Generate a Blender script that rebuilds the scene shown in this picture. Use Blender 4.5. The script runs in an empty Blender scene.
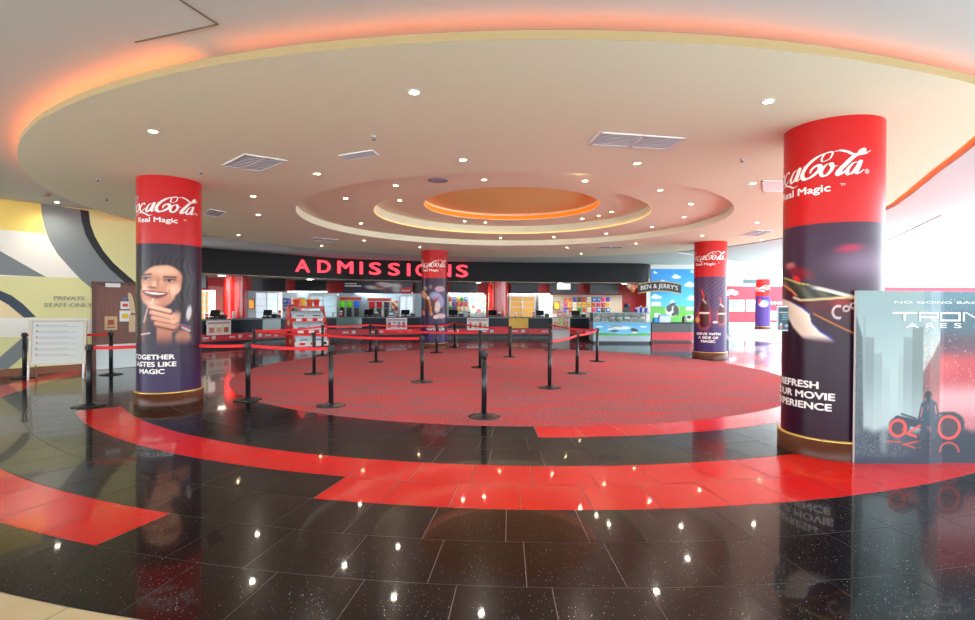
import bpy, math, random
from mathutils import Vector, Matrix
random.seed(7)
PI = math.pi
SC = bpy.context.scene
COL = SC.collection
R_ = math.radians

# ------------------------------------------------------------------ camera geometry (975x620 frame)
F, YH, ROLL, CH = 530.6, -5.0, 0.006, 1.68
_p = math.atan(YH / F); CP, SP = math.cos(_p), math.sin(_p)
CR, SR = math.cos(ROLL), math.sin(ROLL)
def ray(px, py):
    u, v = px - 487.5, py - 310
    u, v = CR*u + SR*v, -SR*u + CR*v
    return (u, v*SP + F*CP, -(v*CP - F*SP))
def atz(px, py, Z):
    d = ray(px, py); t = (Z - CH)/d[2]
    return Vector((d[0]*t, d[1]*t, Z))
def aty(px, py, Y):
    d = ray(px, py); t = Y/d[1]
    return Vector((d[0]*t, Y, d[2]*t + CH))
def onplane(px, py, P0, N):
    d = Vector(ray(px, py)); o = Vector((0, 0, CH)); t = (P0 - o).dot(N)/d.dot(N)
    return o + d*t

# ------------------------------------------------------------------ helpers
def lin(c):
    return tuple(((x/255)/12.92 if x/255 <= .04045 else ((x/255+.055)/1.055)**2.4) for x in c[:3])
MATS = {}
def mat(name, rgb, rough=.5, metal=0., emit=0., ecol=None, trans=0., alpha=1., spec=.5, coat=0.):
    if name in MATS: return MATS[name]
    m = bpy.data.materials.new(name); m.use_nodes = True
    b = m.node_tree.nodes['Principled BSDF']; i = b.inputs
    c = lin(rgb)
    i['Base Color'].default_value = (*c, 1); i['Roughness'].default_value = rough; i['Metallic'].default_value = metal
    i['Specular IOR Level'].default_value = spec
    i['Coat Weight'].default_value = coat
    if trans: i['Transmission Weight'].default_value = trans
    if alpha < 1: i['Alpha'].default_value = alpha
    if emit:
        i['Emission Color'].default_value = (*lin(ecol or rgb), 1); i['Emission Strength'].default_value = emit
    MATS[name] = m
    return m
def nodes_of(m): return m.node_tree.nodes, m.node_tree.links, m.node_tree.nodes['Principled BSDF']
def print_mat(name, rough=.4, emit=0., spec=.5):
    if name in MATS: return MATS[name]
    m = mat(name, (255, 255, 255), rough, spec=spec)
    n, l, b = nodes_of(m)
    a = n.new('ShaderNodeAttribute'); a.attribute_name = 'Col'
    l.new(a.outputs['Color'], b.inputs['Base Color'])
    if emit:
        l.new(a.outputs['Color'], b.inputs['Emission Color']); b.inputs['Emission Strength'].default_value = emit
    return m
def wloc(o):
    v = Vector((0, 0, 0))
    while o is not None: v += o.location; o = o.parent
    return v
class MB:
    def __init__(s): s.v = []; s.f = []; s.m = []; s.c = []; s.hc = False; s.sm = []
    def add(s, vs, fs, mi=0, col=None, smooth=False):
        o = len(s.v); s.v += [tuple(x) for x in vs]
        for f in fs: s.f.append(tuple(o+k for k in f)); s.m.append(mi); s.sm.append(smooth)
        if col is not None:
            s.hc = True
            if isinstance(col, list): s.c += [lin(k) for k in col]
            else: s.c += [lin(col)]*len(vs)
        else: s.c += [(1, 1, 1)]*len(vs)
        return s
    def box(s, x0, x1, y0, y1, z0, z1, mi=0, col=None):
        vs = [(x0,y0,z0),(x1,y0,z0),(x1,y1,z0),(x0,y1,z0),(x0,y0,z1),(x1,y0,z1),(x1,y1,z1),(x0,y1,z1)]
        return s.add(vs, [(0,3,2,1),(4,5,6,7),(0,1,5,4),(1,2,6,5),(2,3,7,6),(3,0,4,7)], mi, col)
    def obox(s, p, ax, ay, x0, x1, y0, y1, z0, z1, mi=0, col=None):
        ax = Vector(ax); ay = Vector(ay); p = Vector(p)
        P = lambda x, y, z: p + ax*x + ay*y + Vector((0, 0, z))
        vs = [P(x0,y0,z0),P(x1,y0,z0),P(x1,y1,z0),P(x0,y1,z0),P(x0,y0,z1),P(x1,y0,z1),P(x1,y1,z1),P(x0,y1,z1)]
        return s.add(vs, [(0,3,2,1),(4,5,6,7),(0,1,5,4),(1,2,6,5),(2,3,7,6),(3,0,4,7)], mi, col)
    def lathe(s, cx, cy, prof, seg=32, mi=0, col=None, a0=0, a1=2*PI, smooth=True):
        full = abs(a1-a0-2*PI) < 1e-6; n = seg if full else seg+1
        vs = []
        for r, z in prof:
            for k in range(n):
                a = a0 + (a1-a0)*k/seg; vs.append((cx+r*math.cos(a), cy+r*math.sin(a), z))
        fs = []
        for j in range(len(prof)-1):
            for k in range(seg):
                k2 = (k+1) % n
                fs.append((j*n+k, j*n+k2, (j+1)*n+k2, (j+1)*n+k))
        return s.add(vs, fs, mi, col, smooth)
    def cyl(s, cx, cy, z0, z1, r, seg=24, mi=0, col=None, r1=None):
        r1 = r if r1 is None else r1
        return s.lathe(cx, cy, [(0, z0), (r, z0), (r1, z1), (0, z1)], seg, mi, col)
    def prism(s, poly, z0, z1, mi=0, col=None):
        n = len(poly)
        vs = [(x, y, z0) for x, y in poly] + [(x, y, z1) for x, y in poly]
        fs = [tuple(range(n))[::-1], tuple(range(n, 2*n))] + [(k, (k+1) % n, n+(k+1) % n, n+k) for k in range(n)]
        return s.add(vs, fs, mi, col)
    def tube(s, pts, r, seg=8, mi=0, col=None):
        pts = [Vector(p) for p in pts]; vs = []; n = len(pts)
        for k, p in enumerate(pts):
            d = (pts[min(k+1, n-1)] - pts[max(k-1, 0)]).normalized()
            u = d.cross(Vector((0, 0, 1)))
            if u.length < 1e-3: u = Vector((1, 0, 0))
            u.normalize(); w = d.cross(u)
            for j in range(seg):
                a = 2*PI*j/seg; vs.append(p + u*r*math.cos(a) + w*r*math.sin(a))
        fs = [(k*seg+j, k*seg+(j+1) % seg, (k+1)*seg+(j+1) % seg, (k+1)*seg+j) for k in range(n-1) for j in range(seg)]
        fs += [tuple(range(seg))[::-1], tuple((n-1)*seg+j for j in range(seg))]
        return s.add(vs, fs, mi, col, True)
    def quad(s, a, b, c, d, mi=0, col=None): return s.add([a, b, c, d], [(0, 1, 2, 3)], mi, col)
    def build(s, name, mats, parent=None):
        me = bpy.data.meshes.new(name)
        o_ = wloc(parent) if parent is not None else Vector((0, 0, 0))
        me.from_pydata([(x-o_.x, y-o_.y, z-o_.z) for x, y, z in s.v], [], s.f)
        mats = mats if isinstance(mats, (list, tuple)) else [mats]
        for m in mats: me.materials.append(m)
        me.polygons.foreach_set('material_index', s.m)
        me.polygons.foreach_set('use_smooth', s.sm)
        if s.hc:
            a = me.color_attributes.new('Col', 'FLOAT_COLOR', 'POINT')
            flat = []
            for c in s.c: flat += [c[0], c[1], c[2], 1.0]
            a.data.foreach_set('color', flat)
        me.update()
        o = bpy.data.objects.new(name, me); COL.objects.link(o)
        if parent is not None: o.parent = parent
        return o
def tag(o, label=None, cat=None, group=None, kind=None):
    if label: o['label'] = label
    if cat: o['category'] = cat
    if group: o['group'] = group
    if kind: o['kind'] = kind
    return o
def thing(name, label, cat, loc, group=None):
    o = bpy.data.objects.new(name, None); COL.objects.link(o); o.location = loc
    o.empty_display_size = .2
    return tag(o, label, cat, group)
def struct(name, mb, m, parent=None):
    o = mb.build(name, m, parent)
    if parent is None: o['kind'] = 'structure'
    return o
def dup(root, loc, label, group=None):
    r = root.copy(); COL.objects.link(r); r.location = loc; r['label'] = label
    if group: r['group'] = group
    for ch in list(root.children):
        c = ch.copy(); COL.objects.link(c); c.parent = r
        for g in ch.children:
            d = g.copy(); COL.objects.link(d); d.parent = c
    return r
def text_geo(s, size=1., bold=0., sx=1., align='CENTER', extrude=0.):
    cu = bpy.data.curves.new('lettering', 'FONT'); cu.body = s; cu.size = size; cu.align_x = align
    cu.extrude = extrude; cu.resolution_u = 3
    ob = bpy.data.objects.new('lettering', cu); COL.objects.link(ob)
    dg = bpy.context.evaluated_depsgraph_get(); dg.update()
    me = bpy.data.meshes.new_from_object(ob.evaluated_get(dg))
    vs = [(v.co.x*sx, v.co.y, v.co.z) for v in me.vertices]; fs = [tuple(p.vertices) for p in me.polygons]
    bpy.data.objects.remove(ob); bpy.data.curves.remove(cu); bpy.data.meshes.remove(me)
    if bold:                                   # heavier strokes: the same glyphs set again a hair to either side
        n = len(vs); base, bf = list(vs), list(fs)
        for k, (dx, dy) in enumerate(((-bold, 0), (bold, 0), (0, bold*.6), (0, -bold*.6))):
            vs += [(x+dx, y+dy, z+.0007*(k+1)) for x, y, z in base]; fs += [tuple(i+n*(k+1) for i in f) for f in bf]
    return vs, fs
def crom(pts, n=8):
    out = []; m = len(pts)
    for k in range(m-1):
        p0, p1, p2, p3 = pts[max(k-1, 0)], pts[k], pts[k+1], pts[min(k+2, m-1)]
        for j in range(n):
            t = j/n
            out.append(tuple(.5*(2*b + (c-a)*t + (2*a-5*b+4*c-d)*t*t + (3*b-a-3*c+d)*t**3) for a, b, c, d in zip(p0, p1, p2, p3)))
    out.append(tuple(pts[-1])); return out
def interp(tab, x):
    if x <= tab[0][0]: return tab[0][1]
    for (a, b), (c, d) in zip(tab, tab[1:]):
        if x <= c: return b + (d-b)*(x-a)/(c-a)
    return tab[-1][1]
def sstep(a, b, x):
    t = max(0., min(1., (x-a)/(b-a))); return t*t*(3-2*t)
def mix(c, d, t): return tuple(a+(b-a)*t for a, b in zip(c, d))
def el(x, y, cx, cy, rx, ry, rot=0., soft=.2):
    dx, dy = x-cx, y-cy; a = R_(rot); u = dx*math.cos(a)+dy*math.sin(a); v = -dx*math.sin(a)+dy*math.cos(a)
    return 1 - sstep(1-soft, 1+soft, math.sqrt((u/rx)**2+(v/ry)**2))
def seg(x, y, x0, y0, x1, y1, w, soft=.6):
    dx, dy = x1-x0, y1-y0; t = max(0, min(1, ((x-x0)*dx+(y-y0)*dy)/(dx*dx+dy*dy)))
    return 1 - sstep(w-soft, w+soft, math.hypot(x-x0-t*dx, y-y0-t*dy))
def hsh(i, j=0): return (math.sin(i*127.1+j*311.7)*43758.5453) % 1.0
def raster(mb, fn, mapf, nx, ny):
    """a printed sheet: fn(u,v)->sRGB over [0,1]^2, mapf(u,v)->xyz"""
    vs, cs = [], []
    for j in range(ny+1):
        for i in range(nx+1):
            vs.append(mapf(i/nx, j/ny)); cs.append(fn(i/nx, j/ny))
    fs = [(j*(nx+1)+i, j*(nx+1)+i+1, (j+1)*(nx+1)+i+1, (j+1)*(nx+1)+i) for j in range(ny) for i in range(nx)]
    mb.add(vs, fs, 0, cs, True); return mb

# ------------------------------------------------------------------ materials
M_black = mat('black_metal', (22, 23, 27), .35)
M_dark = mat('dark_laminate', (20, 30, 42), .35, spec=.25)
M_red = mat('red_paint', (190, 22, 24), .4)
M_redlam = mat('red_laminate', (214, 30, 48), .35)
M_white = mat('white_enamel', (235, 236, 236), .4)
M_letter = mat('white_vinyl', (238, 232, 228), .5)
M_ceil = mat('cream_ceiling_paint', (238, 243, 216), .85)
M_ceil2 = mat('outer_ceiling_paint', (202, 212, 212), .85)
M_steel = mat('brushed_steel', (190, 198, 204), .3, .8)
M_grey = mat('grey_plastic', (120, 126, 132), .5)
M_wood = mat('brown_wood', (80, 36, 15), .35, spec=.3)
M_gold = mat('gold_trim', (214, 172, 92), .3, .6)
M_glass = mat('clear_glass', (200, 225, 225), .05, trans=.0, alpha=.12)
M_print = print_mat('printed_sheet', .35)
M_printm = print_mat('printed_matte', .6)
M_lit = print_mat('backlit_print', .4, .55)
M_beltred = mat('red_webbing', (225, 18, 28), .6)
M_lamp = mat('lamp_glow', (255, 240, 214), .4, emit=80, ecol=(255, 226, 168))
M_tube = mat('white_tube', (255, 255, 255), .4, emit=9, ecol=(245, 250, 255))
M_orange = mat('orange_led', (255, 120, 10), .4, emit=12, ecol=(255, 104, 3))
M_orange2 = mat('orange_led_soft', (255, 130, 10), .4, emit=.8, ecol=(255, 104, 0))
M_yled = mat('warm_led_line', (255, 210, 110), .4, emit=.7, ecol=(255, 206, 110))
M_screen = mat('dark_screen', (20, 25, 32), .35)

def terrazzo(name, rgb, rough, fleck=.9, dens=.075):
    m = mat(name, rgb, rough); n, l, b = nodes_of(m)
    tc = n.new('ShaderNodeTexCoord')
    mp = n.new('ShaderNodeMapping'); l.new(tc.outputs['Object'], mp.inputs['Vector'])
    base = None
    for sc, th in ((26, dens), (60, dens*1.5)):
        v = n.new('ShaderNodeTexVoronoi'); v.inputs['Scale'].default_value = sc; l.new(mp.outputs[0], v.inputs['Vector'])
        lt = n.new('ShaderNodeMath'); lt.operation = 'LESS_THAN'; lt.inputs[1].default_value = th; l.new(v.outputs['Distance'], lt.inputs[0])
        sep = n.new('ShaderNodeSeparateColor'); l.new(v.outputs['Color'], sep.inputs[0])
        gt = n.new('ShaderNodeMath'); gt.operation = 'GREATER_THAN'; gt.inputs[1].default_value = .45; l.new(sep.outputs[0], gt.inputs[0])
        mu = n.new('ShaderNodeMath'); mu.operation = 'MULTIPLY'; l.new(lt.outputs[0], mu.inputs[0]); l.new(gt.outputs[0], mu.inputs[1])
        mx = n.new('ShaderNodeMix'); mx.data_type = 'RGBA'
        l.new(mu.outputs[0], mx.inputs[0])
        if base is None: mx.inputs[6].default_value = (*lin(rgb), 1)
        else: l.new(base, mx.inputs[6])
        hs = n.new('ShaderNodeMix'); hs.data_type = 'RGBA'; hs.inputs[6].default_value = (fleck, fleck*.95, fleck*.85, 1)
        hs.inputs[7].default_value = (.3*fleck, .5*fleck, fleck, 1); l.new(sep.outputs[1], hs.inputs[0])
        l.new(hs.outputs[2], mx.inputs[7]); base = mx.outputs[2]
    l.new(base, b.inputs['Base Color'])
    b.inputs['Roughness'].default_value = .2; b.inputs['Specular IOR Level'].default_value = .1; b.inputs['Coat Weight'].default_value = .42; b.inputs['Coat Roughness'].default_value = .04
    return m
M_tblack = terrazzo('black_terrazzo', (13, 12, 12), .05)
M_tred = terrazzo('red_terrazzo', (214, 22, 18), .06, .9, .06)
M_tbeige = mat('beige_tile', (214, 190, 150), .13)
_n, _l, _b = nodes_of(M_tbeige)
_t = _n.new('ShaderNodeTexNoise'); _t.inputs['Scale'].default_value = 3; _t.inputs['Detail'].default_value = 6
_r = _n.new('ShaderNodeValToRGB'); _r.color_ramp.elements[0].color = (*lin((196, 168, 124)), 1); _r.color_ramp.elements[1].color = (*lin((226, 204, 166)), 1)
_c = _n.new('ShaderNodeTexCoord'); _l.new(_c.outputs['Object'], _t.inputs['Vector']); _l.new(_t.outputs[0], _r.inputs[0]); _l.new(_r.outputs[0], _b.inputs['Base Color'])
M_grout = mat('grey_grout', (150, 148, 142), .4)
M_groutd = mat('dark_grout', (96, 80, 66), .5)

M_carpet = mat('flecked_carpet', (150, 50, 55), .95, spec=.1)
_n, _l, _b = nodes_of(M_carpet)
_c = _n.new('ShaderNodeTexCoord')
_mp = _n.new('ShaderNodeMapping'); _mp.inputs['Scale'].default_value = (.55, 2.2, 1); _l.new(_c.outputs['Object'], _mp.inputs[0])
_t = _n.new('ShaderNodeTexNoise'); _t.inputs['Scale'].default_value = 1.3; _t.inputs['Detail'].default_value = 8; _t.inputs['Roughness'].default_value = .72; _l.new(_mp.outputs[0], _t.inputs['Vector'])
_r = _n.new('ShaderNodeValToRGB'); _r.color_ramp.elements[0].position = .38; _r.color_ramp.elements[0].color = (*lin((130, 90, 96)), 1)
_r.color_ramp.elements[1].position = .62; _r.color_ramp.elements[1].color = (*lin((178, 66, 68)), 1)
_t2 = _n.new('ShaderNodeTexNoise'); _t2.inputs['Scale'].default_value = 24; _t2.inputs['Detail'].default_value = 4; _l.new(_c.outputs['Object'], _t2.inputs['Vector'])
_r2 = _n.new('ShaderNodeValToRGB'); _r2.color_ramp.elements[0].position = .35; _r2.color_ramp.elements[0].color = (.72, .72, .76, 1); _r2.color_ramp.elements[1].position = .65; _r2.color_ramp.elements[1].color = (1.15, 1.15, 1.16, 1)
_mm = _n.new('ShaderNodeMix'); _mm.data_type = 'RGBA'; _mm.blend_type = 'MULTIPLY'; _mm.inputs[0].default_value = 1
_l.new(_t.outputs[0], _r.inputs[0]); _l.new(_t2.outputs[0], _r2.inputs[0]); _l.new(_r.outputs[0], _mm.inputs[6]); _l.new(_r2.outputs[0], _mm.inputs[7]); _l.new(_mm.outputs[2], _b.inputs['Base Color'])

# ------------------------------------------------------------------ floor: concentric rings of terrazzo tiles
CX, CY = .595, 14.0
def pol(r, deg, z=0.): return (CX + r*math.cos(R_(deg)), CY + r*math.sin(R_(deg)), z)
fl = MB()
fl.quad((-18, -14, -.004), (60, -14, -.004), (60, 60, -.004), (-18, 60, -.004), 3)
rings = [(6.67, 7.27, -89.5), (7.27, 7.87, -90.77), (7.87, 8.465, -89.87), (8.465, 9.063, -90.97), (9.063, 9.66, -91.83),
         (9.66, 10.26, -89.2), (10.26, 10.86, -88.68), (10.86, 11.46, -88.06)]
def norm180(a):
    while a > 180: a -= 360
    while a <= -180: a += 360
    return a
def tile(r0, r1, a0, a1, mi, g=.0028):
    d0, d1 = math.degrees(g/r0), math.degrees(g/r1); n = 3; vs = []
    for k in range(n+1): vs.append(pol(r0+g, a0+d0 + (a1-a0-2*d0)*k/n))
    for k in range(n+1): vs.append(pol(r1-g, a0+d1 + (a1-a0-2*d1)*k/n))
    fl.add(vs, [(k, n+1+k, n+2+k, k+1) for k in range(n)][:], mi)
for i, (r0, r1, ph) in enumerate(rings):
    step0 = math.degrees(.6/r1); N = round(360/step0); ks = range(-N//2, N - N//2)
    for k in ks:
        a0 = ph + k*step0; a1 = a0 + step0 if k != ks[-1] else ph + ks[0]*step0 + 360
        am = norm180((a0+a1)/2); red = False
        if i == 0: red = -89.6 < am < 20
        if i == 3: red = -141.5 < am < 30
        if i == 4: red = -102.6 < am < 30
        if i == 6: red = am < -107.6 or am > 150
        tile(r0, r1, a0, a1, 1 if red else 0)
# black apron towards the counters (behind) and beige stone outside
for i in range(9):
    r0, r1 = 11.46+.6*i, 12.06+.6*i; st = math.degrees(.6/r1); a = 38.
    while a < 222: tile(r0, r1, a, a+st, 0); a += st
for i in range(60):
    r0, r1 = 11.46+.9*i, 12.36+.9*i
    if r0 > 52: break
    st = math.degrees(.9/r1); lo = -138.; hi = 38. if r0 < 16.8 else 222.
    a = lo
    while a < hi:
        m_ = pol(r0, a)
        if -17 < m_[0] < 58 and -13.5 < m_[1] < 58: tile(r0, r1, a, min(a+st, hi), 2 if a < -96 else 4, .003)
        a += st
floor = struct('floor', fl, [M_tblack, M_tred, M_tbeige, M_groutd, mat('pale_grey_tile', (184, 186, 184), .12)])
# recolour the grout under the black/red rings
gm = MB(); gm.lathe(CX, CY, [(6.6, -.003), (11.46, -.003)], 180, 0)
gm.lathe(CX, CY, [(11.46, -.003), (16.8, -.003)], 80, 0, None, R_(38), R_(222))
gr = gm.build('grout_bed', M_grout, floor)
cb = MB(); cb.lathe(CX, CY, [(0, .004), (6.655, .004), (6.67, -.002)], 180, 0, smooth=False)
tag(cb.build('carpet', M_carpet), 'large round red flecked carpet inlaid in the middle of the foyer floor', 'carpet')

# ------------------------------------------------------------------ ceiling
H, HO = 3.765, 4.0
DX, DY = .6, 13.85
AX, AY, RA = .58, 13.45, 5.12
HB, RB = 3.94, 3.40
HC, RC = 4.18, 2.19
HY = 4.36
R_tab = [(-180, 9.6), (-80, 9.68), (-72, 9.68), (-65, 9.72), (-61, 9.62), (-57.5, 9.34), (-55, 9.13), (-51.2, 8.86), (-47.3, 8.62), (-42.5, 8.38), (-36, 8.19), (-28, 8.1), (-21, 8.15), (-5, 8.15), (20, 8.7), (46, 9.35), (90, 9.3), (130, 9.3), (160, 9.5), (180, 9.6)]
def rd(a):   # disc radius, smoothed
    return sum(interp(R_tab, norm180(a+d)) for d in (-1.5, 0, 1.5))/3
BND = [(-17, -13), (9.0, -13), (9.2, 6.0), (9.3, 10.1), (12.3, 16.2), (16.3, 28.9), (24.2, 52), (24.2, 54), (-17, 54)]
def bnd(a):
    dx, dy = math.cos(R_(a)), math.sin(R_(a)); best = 1e9
    for (x0, y0), (x1, y1) in zip(BND, BND[1:]+BND[:1]):
        ex, ey = x1-x0, y1-y0; den = dx*ey - dy*ex
        if abs(den) < 1e-9: continue
        t = ((x0-DX)*ey - (y0-DY)*ex)/den; u = ((x0-DX)*dy - (y0-DY)*dx)/den
        if t > 0 and -1e-6 <= u <= 1+1e-6: best = min(best, t)
    return best
def dpt(r, a, z): return (DX + r*math.cos(R_(a)), DY + r*math.sin(R_(a)), z)
def band(mb, angs, f0, f1, mi=0):
    vs = []
    for a in angs: vs += [f0(a), f1(a)]
    mb.add(vs, [(2*k, 2*k+1, 2*k+3, 2*k+2) for k in range(len(angs)-1)], mi, None, False)
ANG = [-180+1.5*k for k in range(241)]
cd = MB()
def apt(r, a, z): return (AX + r*math.cos(R_(a)), AY + r*math.sin(R_(a)), z)
band(cd, ANG, lambda a: apt(RA, a, H), lambda a: dpt(rd(a), a, H))            # underside
band(cd, ANG, lambda a: dpt(rd(a), a, H), lambda a: dpt(rd(a), a, H+.075), 1)    # rim
band(cd, ANG, lambda a: dpt(rd(a), a, H+.075), lambda a: dpt(rd(a)-.8, a, H+.075))
band(cd, ANG, lambda a: apt(RA, a, H), lambda a: apt(RA, a, HB))              # first step riser
band(cd, ANG, lambda a: apt(RA, a, HB), lambda a: apt(RB, a, HB))
band(cd, ANG, lambda a: apt(RB, a, HB), lambda a: apt(RB, a, HC))
band(cd, ANG, lambda a: apt(RB, a, HC), lambda a: apt(RC, a, HC))
disc = struct('ceiling', cd, [M_ceil, mat('tan_rim_paint', (176, 150, 106), .8)])
M_yellow = mat('yellow_dome_paint', (240, 214, 138), .8)
yd = MB()
yd.lathe(AX, AY, [(RC, HC), (RC, HY)], 120, 1); yd.lathe(AX, AY, [(RC, HY), (0, HY)], 120, 0)
struct('ceiling', yd, [M_yellow, M_ceil])
co = MB()
band(co, ANG, lambda a: dpt(rd(a)-.8, a, HO), lambda a: dpt(bnd(a), a, HO))
band(co, ANG, lambda a: dpt(rd(a)-.8, a, H+.07), lambda a: dpt(rd(a)-.8, a, HO))
co.add([(DX, DY, 4.7)] + [dpt(bnd(a), a, 4.7) for a in ANG], [(0, k+1, k+2) for k in range(len(ANG)-1)])
band(co, ANG, lambda a: dpt(bnd(a), a, HO), lambda a: dpt(bnd(a), a, 4.7))
outer_ceiling = struct('ceiling', co, [M_ceil2])
# dropped soffit on the window side, with the open cove slot between it and the disc
def gap(a): return .11*(1 - sstep(-22, -8, a)) if a < 20 else 0
SA = [-62+1.5*k for k in range(72)]
so = MB()
HS = H-.03
band(so, SA, lambda a: dpt(rd(a)+gap(a), a, HS if gap(a) > .02 else H-.002), lambda a: dpt(bnd(a)-.02, a, HS if gap(a) > .02 else H-.002))
band(so, SA, lambda a: dpt(rd(a)+gap(a), a, HS), lambda a: dpt(rd(a)+gap(a), a, HO-.01))
band(so, SA, lambda a: dpt(bnd(a)-.02, a, HS), lambda a: dpt(bnd(a)-.02, a, HO-.01))
for a in (SA[0], SA[-1]): so.quad(dpt(rd(a), a, HS), dpt(bnd(a)-.02, a, HS), dpt(bnd(a)-.02, a, HO), dpt(rd(a), a, HO))
struct('ceiling', so, [mat('soffit_daylight_tint', (196, 204, 208), .85)])  # blue-grey cast of the daylight is put into the soffit's base colour
# LED tapes hidden in the coves
def cove(angs, m, lab):
    led = MB(); led.tube([dpt(rd(a)-(.1 if -60 < norm180(a) < -8 else .15), a, H+.095) for a in angs], .012, 6)
    tag(led.build('cove_light', m), lab, 'light strip')
cove([-108.5+1.5*k for k in range(31)], mat('orange_led_dim', (255, 120, 10), .4, emit=5, ecol=(255, 104, 4)), 'dimmer orange LED tape in the cove along the front of the ceiling disc')
cove([-61+1.5*k for k in range(36)], mat('orange_led_slot', (255, 120, 10), .4, emit=26, ecol=(255, 84, 2)), 'orange LED tape in the narrow slot at the right edge of the ceiling disc')
cove([95+1.5*k for k in range(104)], M_orange, 'bright orange LED tape in the cove along the left of the ceiling disc')
led = MB(); led.lathe(AX, AY, [(RC-.012, HC+.02), (RC-.012, HC+.12)], 120)
tag(led.build('cove_light', M_orange2), 'orange LED band around the yellow centre of the stepped ceiling', 'light strip')
led = MB(); led.lathe(AX, AY, [(RB-.01, HB+.004), (RB-.01, HB+.03)], 120)
tag(led.build('cove_light', M_yled), 'thin warm LED line around the middle step of the ceiling', 'light strip')
# access hatch outline on the outer ceiling
hb = MB(); P = [atz(*q, HO) for q in ((135, 42), (218, 24), (150, -20), (60, 5))]
for a, b in zip(P[:2], P[1:3]):
    d = (b-a).normalized(); n = Vector((-d.y, d.x, 0))*.008
    hb.add([a+n, b+n, b-n, a-n, a+n-Vector((0,0,.006)), b+n-Vector((0,0,.006)), b-n-Vector((0,0,.006)), a-n-Vector((0,0,.006))], [(0,1,2,3),(4,5,6,7),(0,1,5,4),(2,3,7,6)])
hb.build('hatch_seam', mat('shadow_gap', (120, 106, 92), .8), outer_ceiling)

# ------------------------------------------------------------------ downlights
def ordinal(n): return ['first','second','third','fourth','fifth','sixth','seventh','eighth','ninth','tenth','eleventh','twelfth','thirteenth','fourteenth','fifteenth','sixteenth','seventeenth','eighteenth','nineteenth','twentieth','twenty-first','twenty-second','twenty-third','twenty-fourth'][n]
def make_downlight(loc):
    t = thing('downlight', 'x', 'downlight', loc)
    a = MB(); x, y, z = loc
    a.lathe(x, y, [(.062, z), (.064, z-.008), (.048, z-.012), (.046, z-.004)], 20)
    a.build('trim_ring', M_white, t)
    b = MB(); b.lathe(x, y, [(.046, z-.005), (.02, z-.0075), (0, z-.008)], 20); b.build('lens', M_lamp, t)
    return t
def spot(loc, watt, ang, rad, col=(1, .93, .82)):
    l = bpy.data.lights.new('lamp_beam', 'SPOT'); l.energy = watt; l.spot_size = R_(ang); l.spot_blend = 1; l.shadow_soft_size = rad; l.color = col
    o = bpy.data.objects.new('lamp_beam', l); COL.objects.link(o); o.location = loc; return o
DL = {'main ceiling disc': (H, [(414,92),(153,131),(768,101),(317,173.5),(253,196),(258,214.5),(463,159.5),(637,163),(585,180.5),(753,183),(757,222.5),(762,240),(702,235.5),(567,247.3),(636,243.3),(581,253.6),(238.5,234.8),(321.5,245.5),(364,240.2),(420,247)]),
      'lowest ceiling step': (HB, [(345.5,198),(395.7,185.2),(361,223.2),(500.5,237.8),(554,237),(606,233.4),(652,226.8),(684,216.8),(691,203.7),(660,190),(484,179.5)]),
      'middle ceiling step': (HC, [(399.5,200),(464.5,221),(485.6,222.3),(582.5,218.5),(598.7,215.5),(611.5,211.7)]),
      'outer ceiling by the left wall': (HO, [(57,202)])}
proto = None
for lev, (z, L) in DL.items():
    L = sorted(L)
    for k, q in enumerate(L):
        p = atz(q[0], q[1], z)
        lab = 'small round lit downlight in the %s, %s from the left' % (lev, ordinal(k)) if len(L) > 1 else 'small round lit downlight in the ceiling above the left wall mural'
        spot((p.x, p.y, z-.02), 58, 150, .045)
        if proto is None: proto = make_downlight(p); proto['label'] = lab; proto['group'] = 'recessed downlights'
        else: dup(proto, p, lab, 'recessed downlights')

# ------------------------------------------------------------------ ceiling vents, speaker, detectors
M_vent = mat('vent_slat', (204, 208, 214), .5); M_ventd = mat('vent_dark', (140, 144, 150), .7)
def vent(corners, z, label, panels=1, n=9, lit=False):
    P = [atz(*q, z) for q in corners]     # near-left, near-right, far-right, far-left
    c = sum(P, Vector())/4; t = thing('ceiling_vent', label, 'vent', c, 'ceiling vents')
    u = (P[1]-P[0]+P[2]-P[3])/2; v = (P[3]-P[0]+P[2]-P[1])/2
    v = v - u*(u.dot(v)/u.length_squared)*.0
    a = MB(); L_ = lambda s, w, dz: c + u*s + v*w + Vector((0, 0, dz))
    def slab(mb, s0, s1, w0, w1, z0, z1):
        vs = [L_(s0,w0,z0),L_(s1,w0,z0),L_(s1,w1,z0),L_(s0,w1,z0),L_(s0,w0,z1),L_(s1,w0,z1),L_(s1,w1,z1),L_(s0,w1,z1)]
        mb.add(vs, [(0,3,2,1),(4,5,6,7),(0,1,5,4),(1,2,6,5),(2,3,7,6),(3,0,4,7)])
    fr = MB(); e = .04
    slab(fr, -.5, .5, -.5, -.5+e*1.6, -.015, 0); slab(fr, -.5, .5, .5-e*1.6, .5, -.015, 0)
    for k in range(panels+1):
        s = -.5 + k*(1-e)/panels; slab(fr, s, s+e, -.5, .5, -.015, 0)
    fr.build('frame', M_white, t)
    bk = MB(); slab(bk, -.49, .49, -.49, .49, -.004, -.001); bk.build('backing', M_ventd if not lit else M_white, t)
    if not lit:
        for p in range(panels):
            sl = MB(); s0 = -.5+e+p*(1-e)/panels; s1 = s0+(1-e)/panels-e
            for k in range(n):
                w = -.43 + .86*k/(n-1); slab(sl, s0, s1, w-.026, w+.022, -.011, -.005)
            sl.build('slat_panel', M_vent, t)
    return t
vent([(219.5,166),(262,171),(286.5,160.5),(245.5,153)], H, 'double slatted square vent in the ceiling disc right above the left column', 2)
vent([(345,160.5),(379.5,154.5),(372,150),(338.5,154.5)], H, 'single slatted vent between two downlights, left of centre near the speaker', 1)
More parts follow.
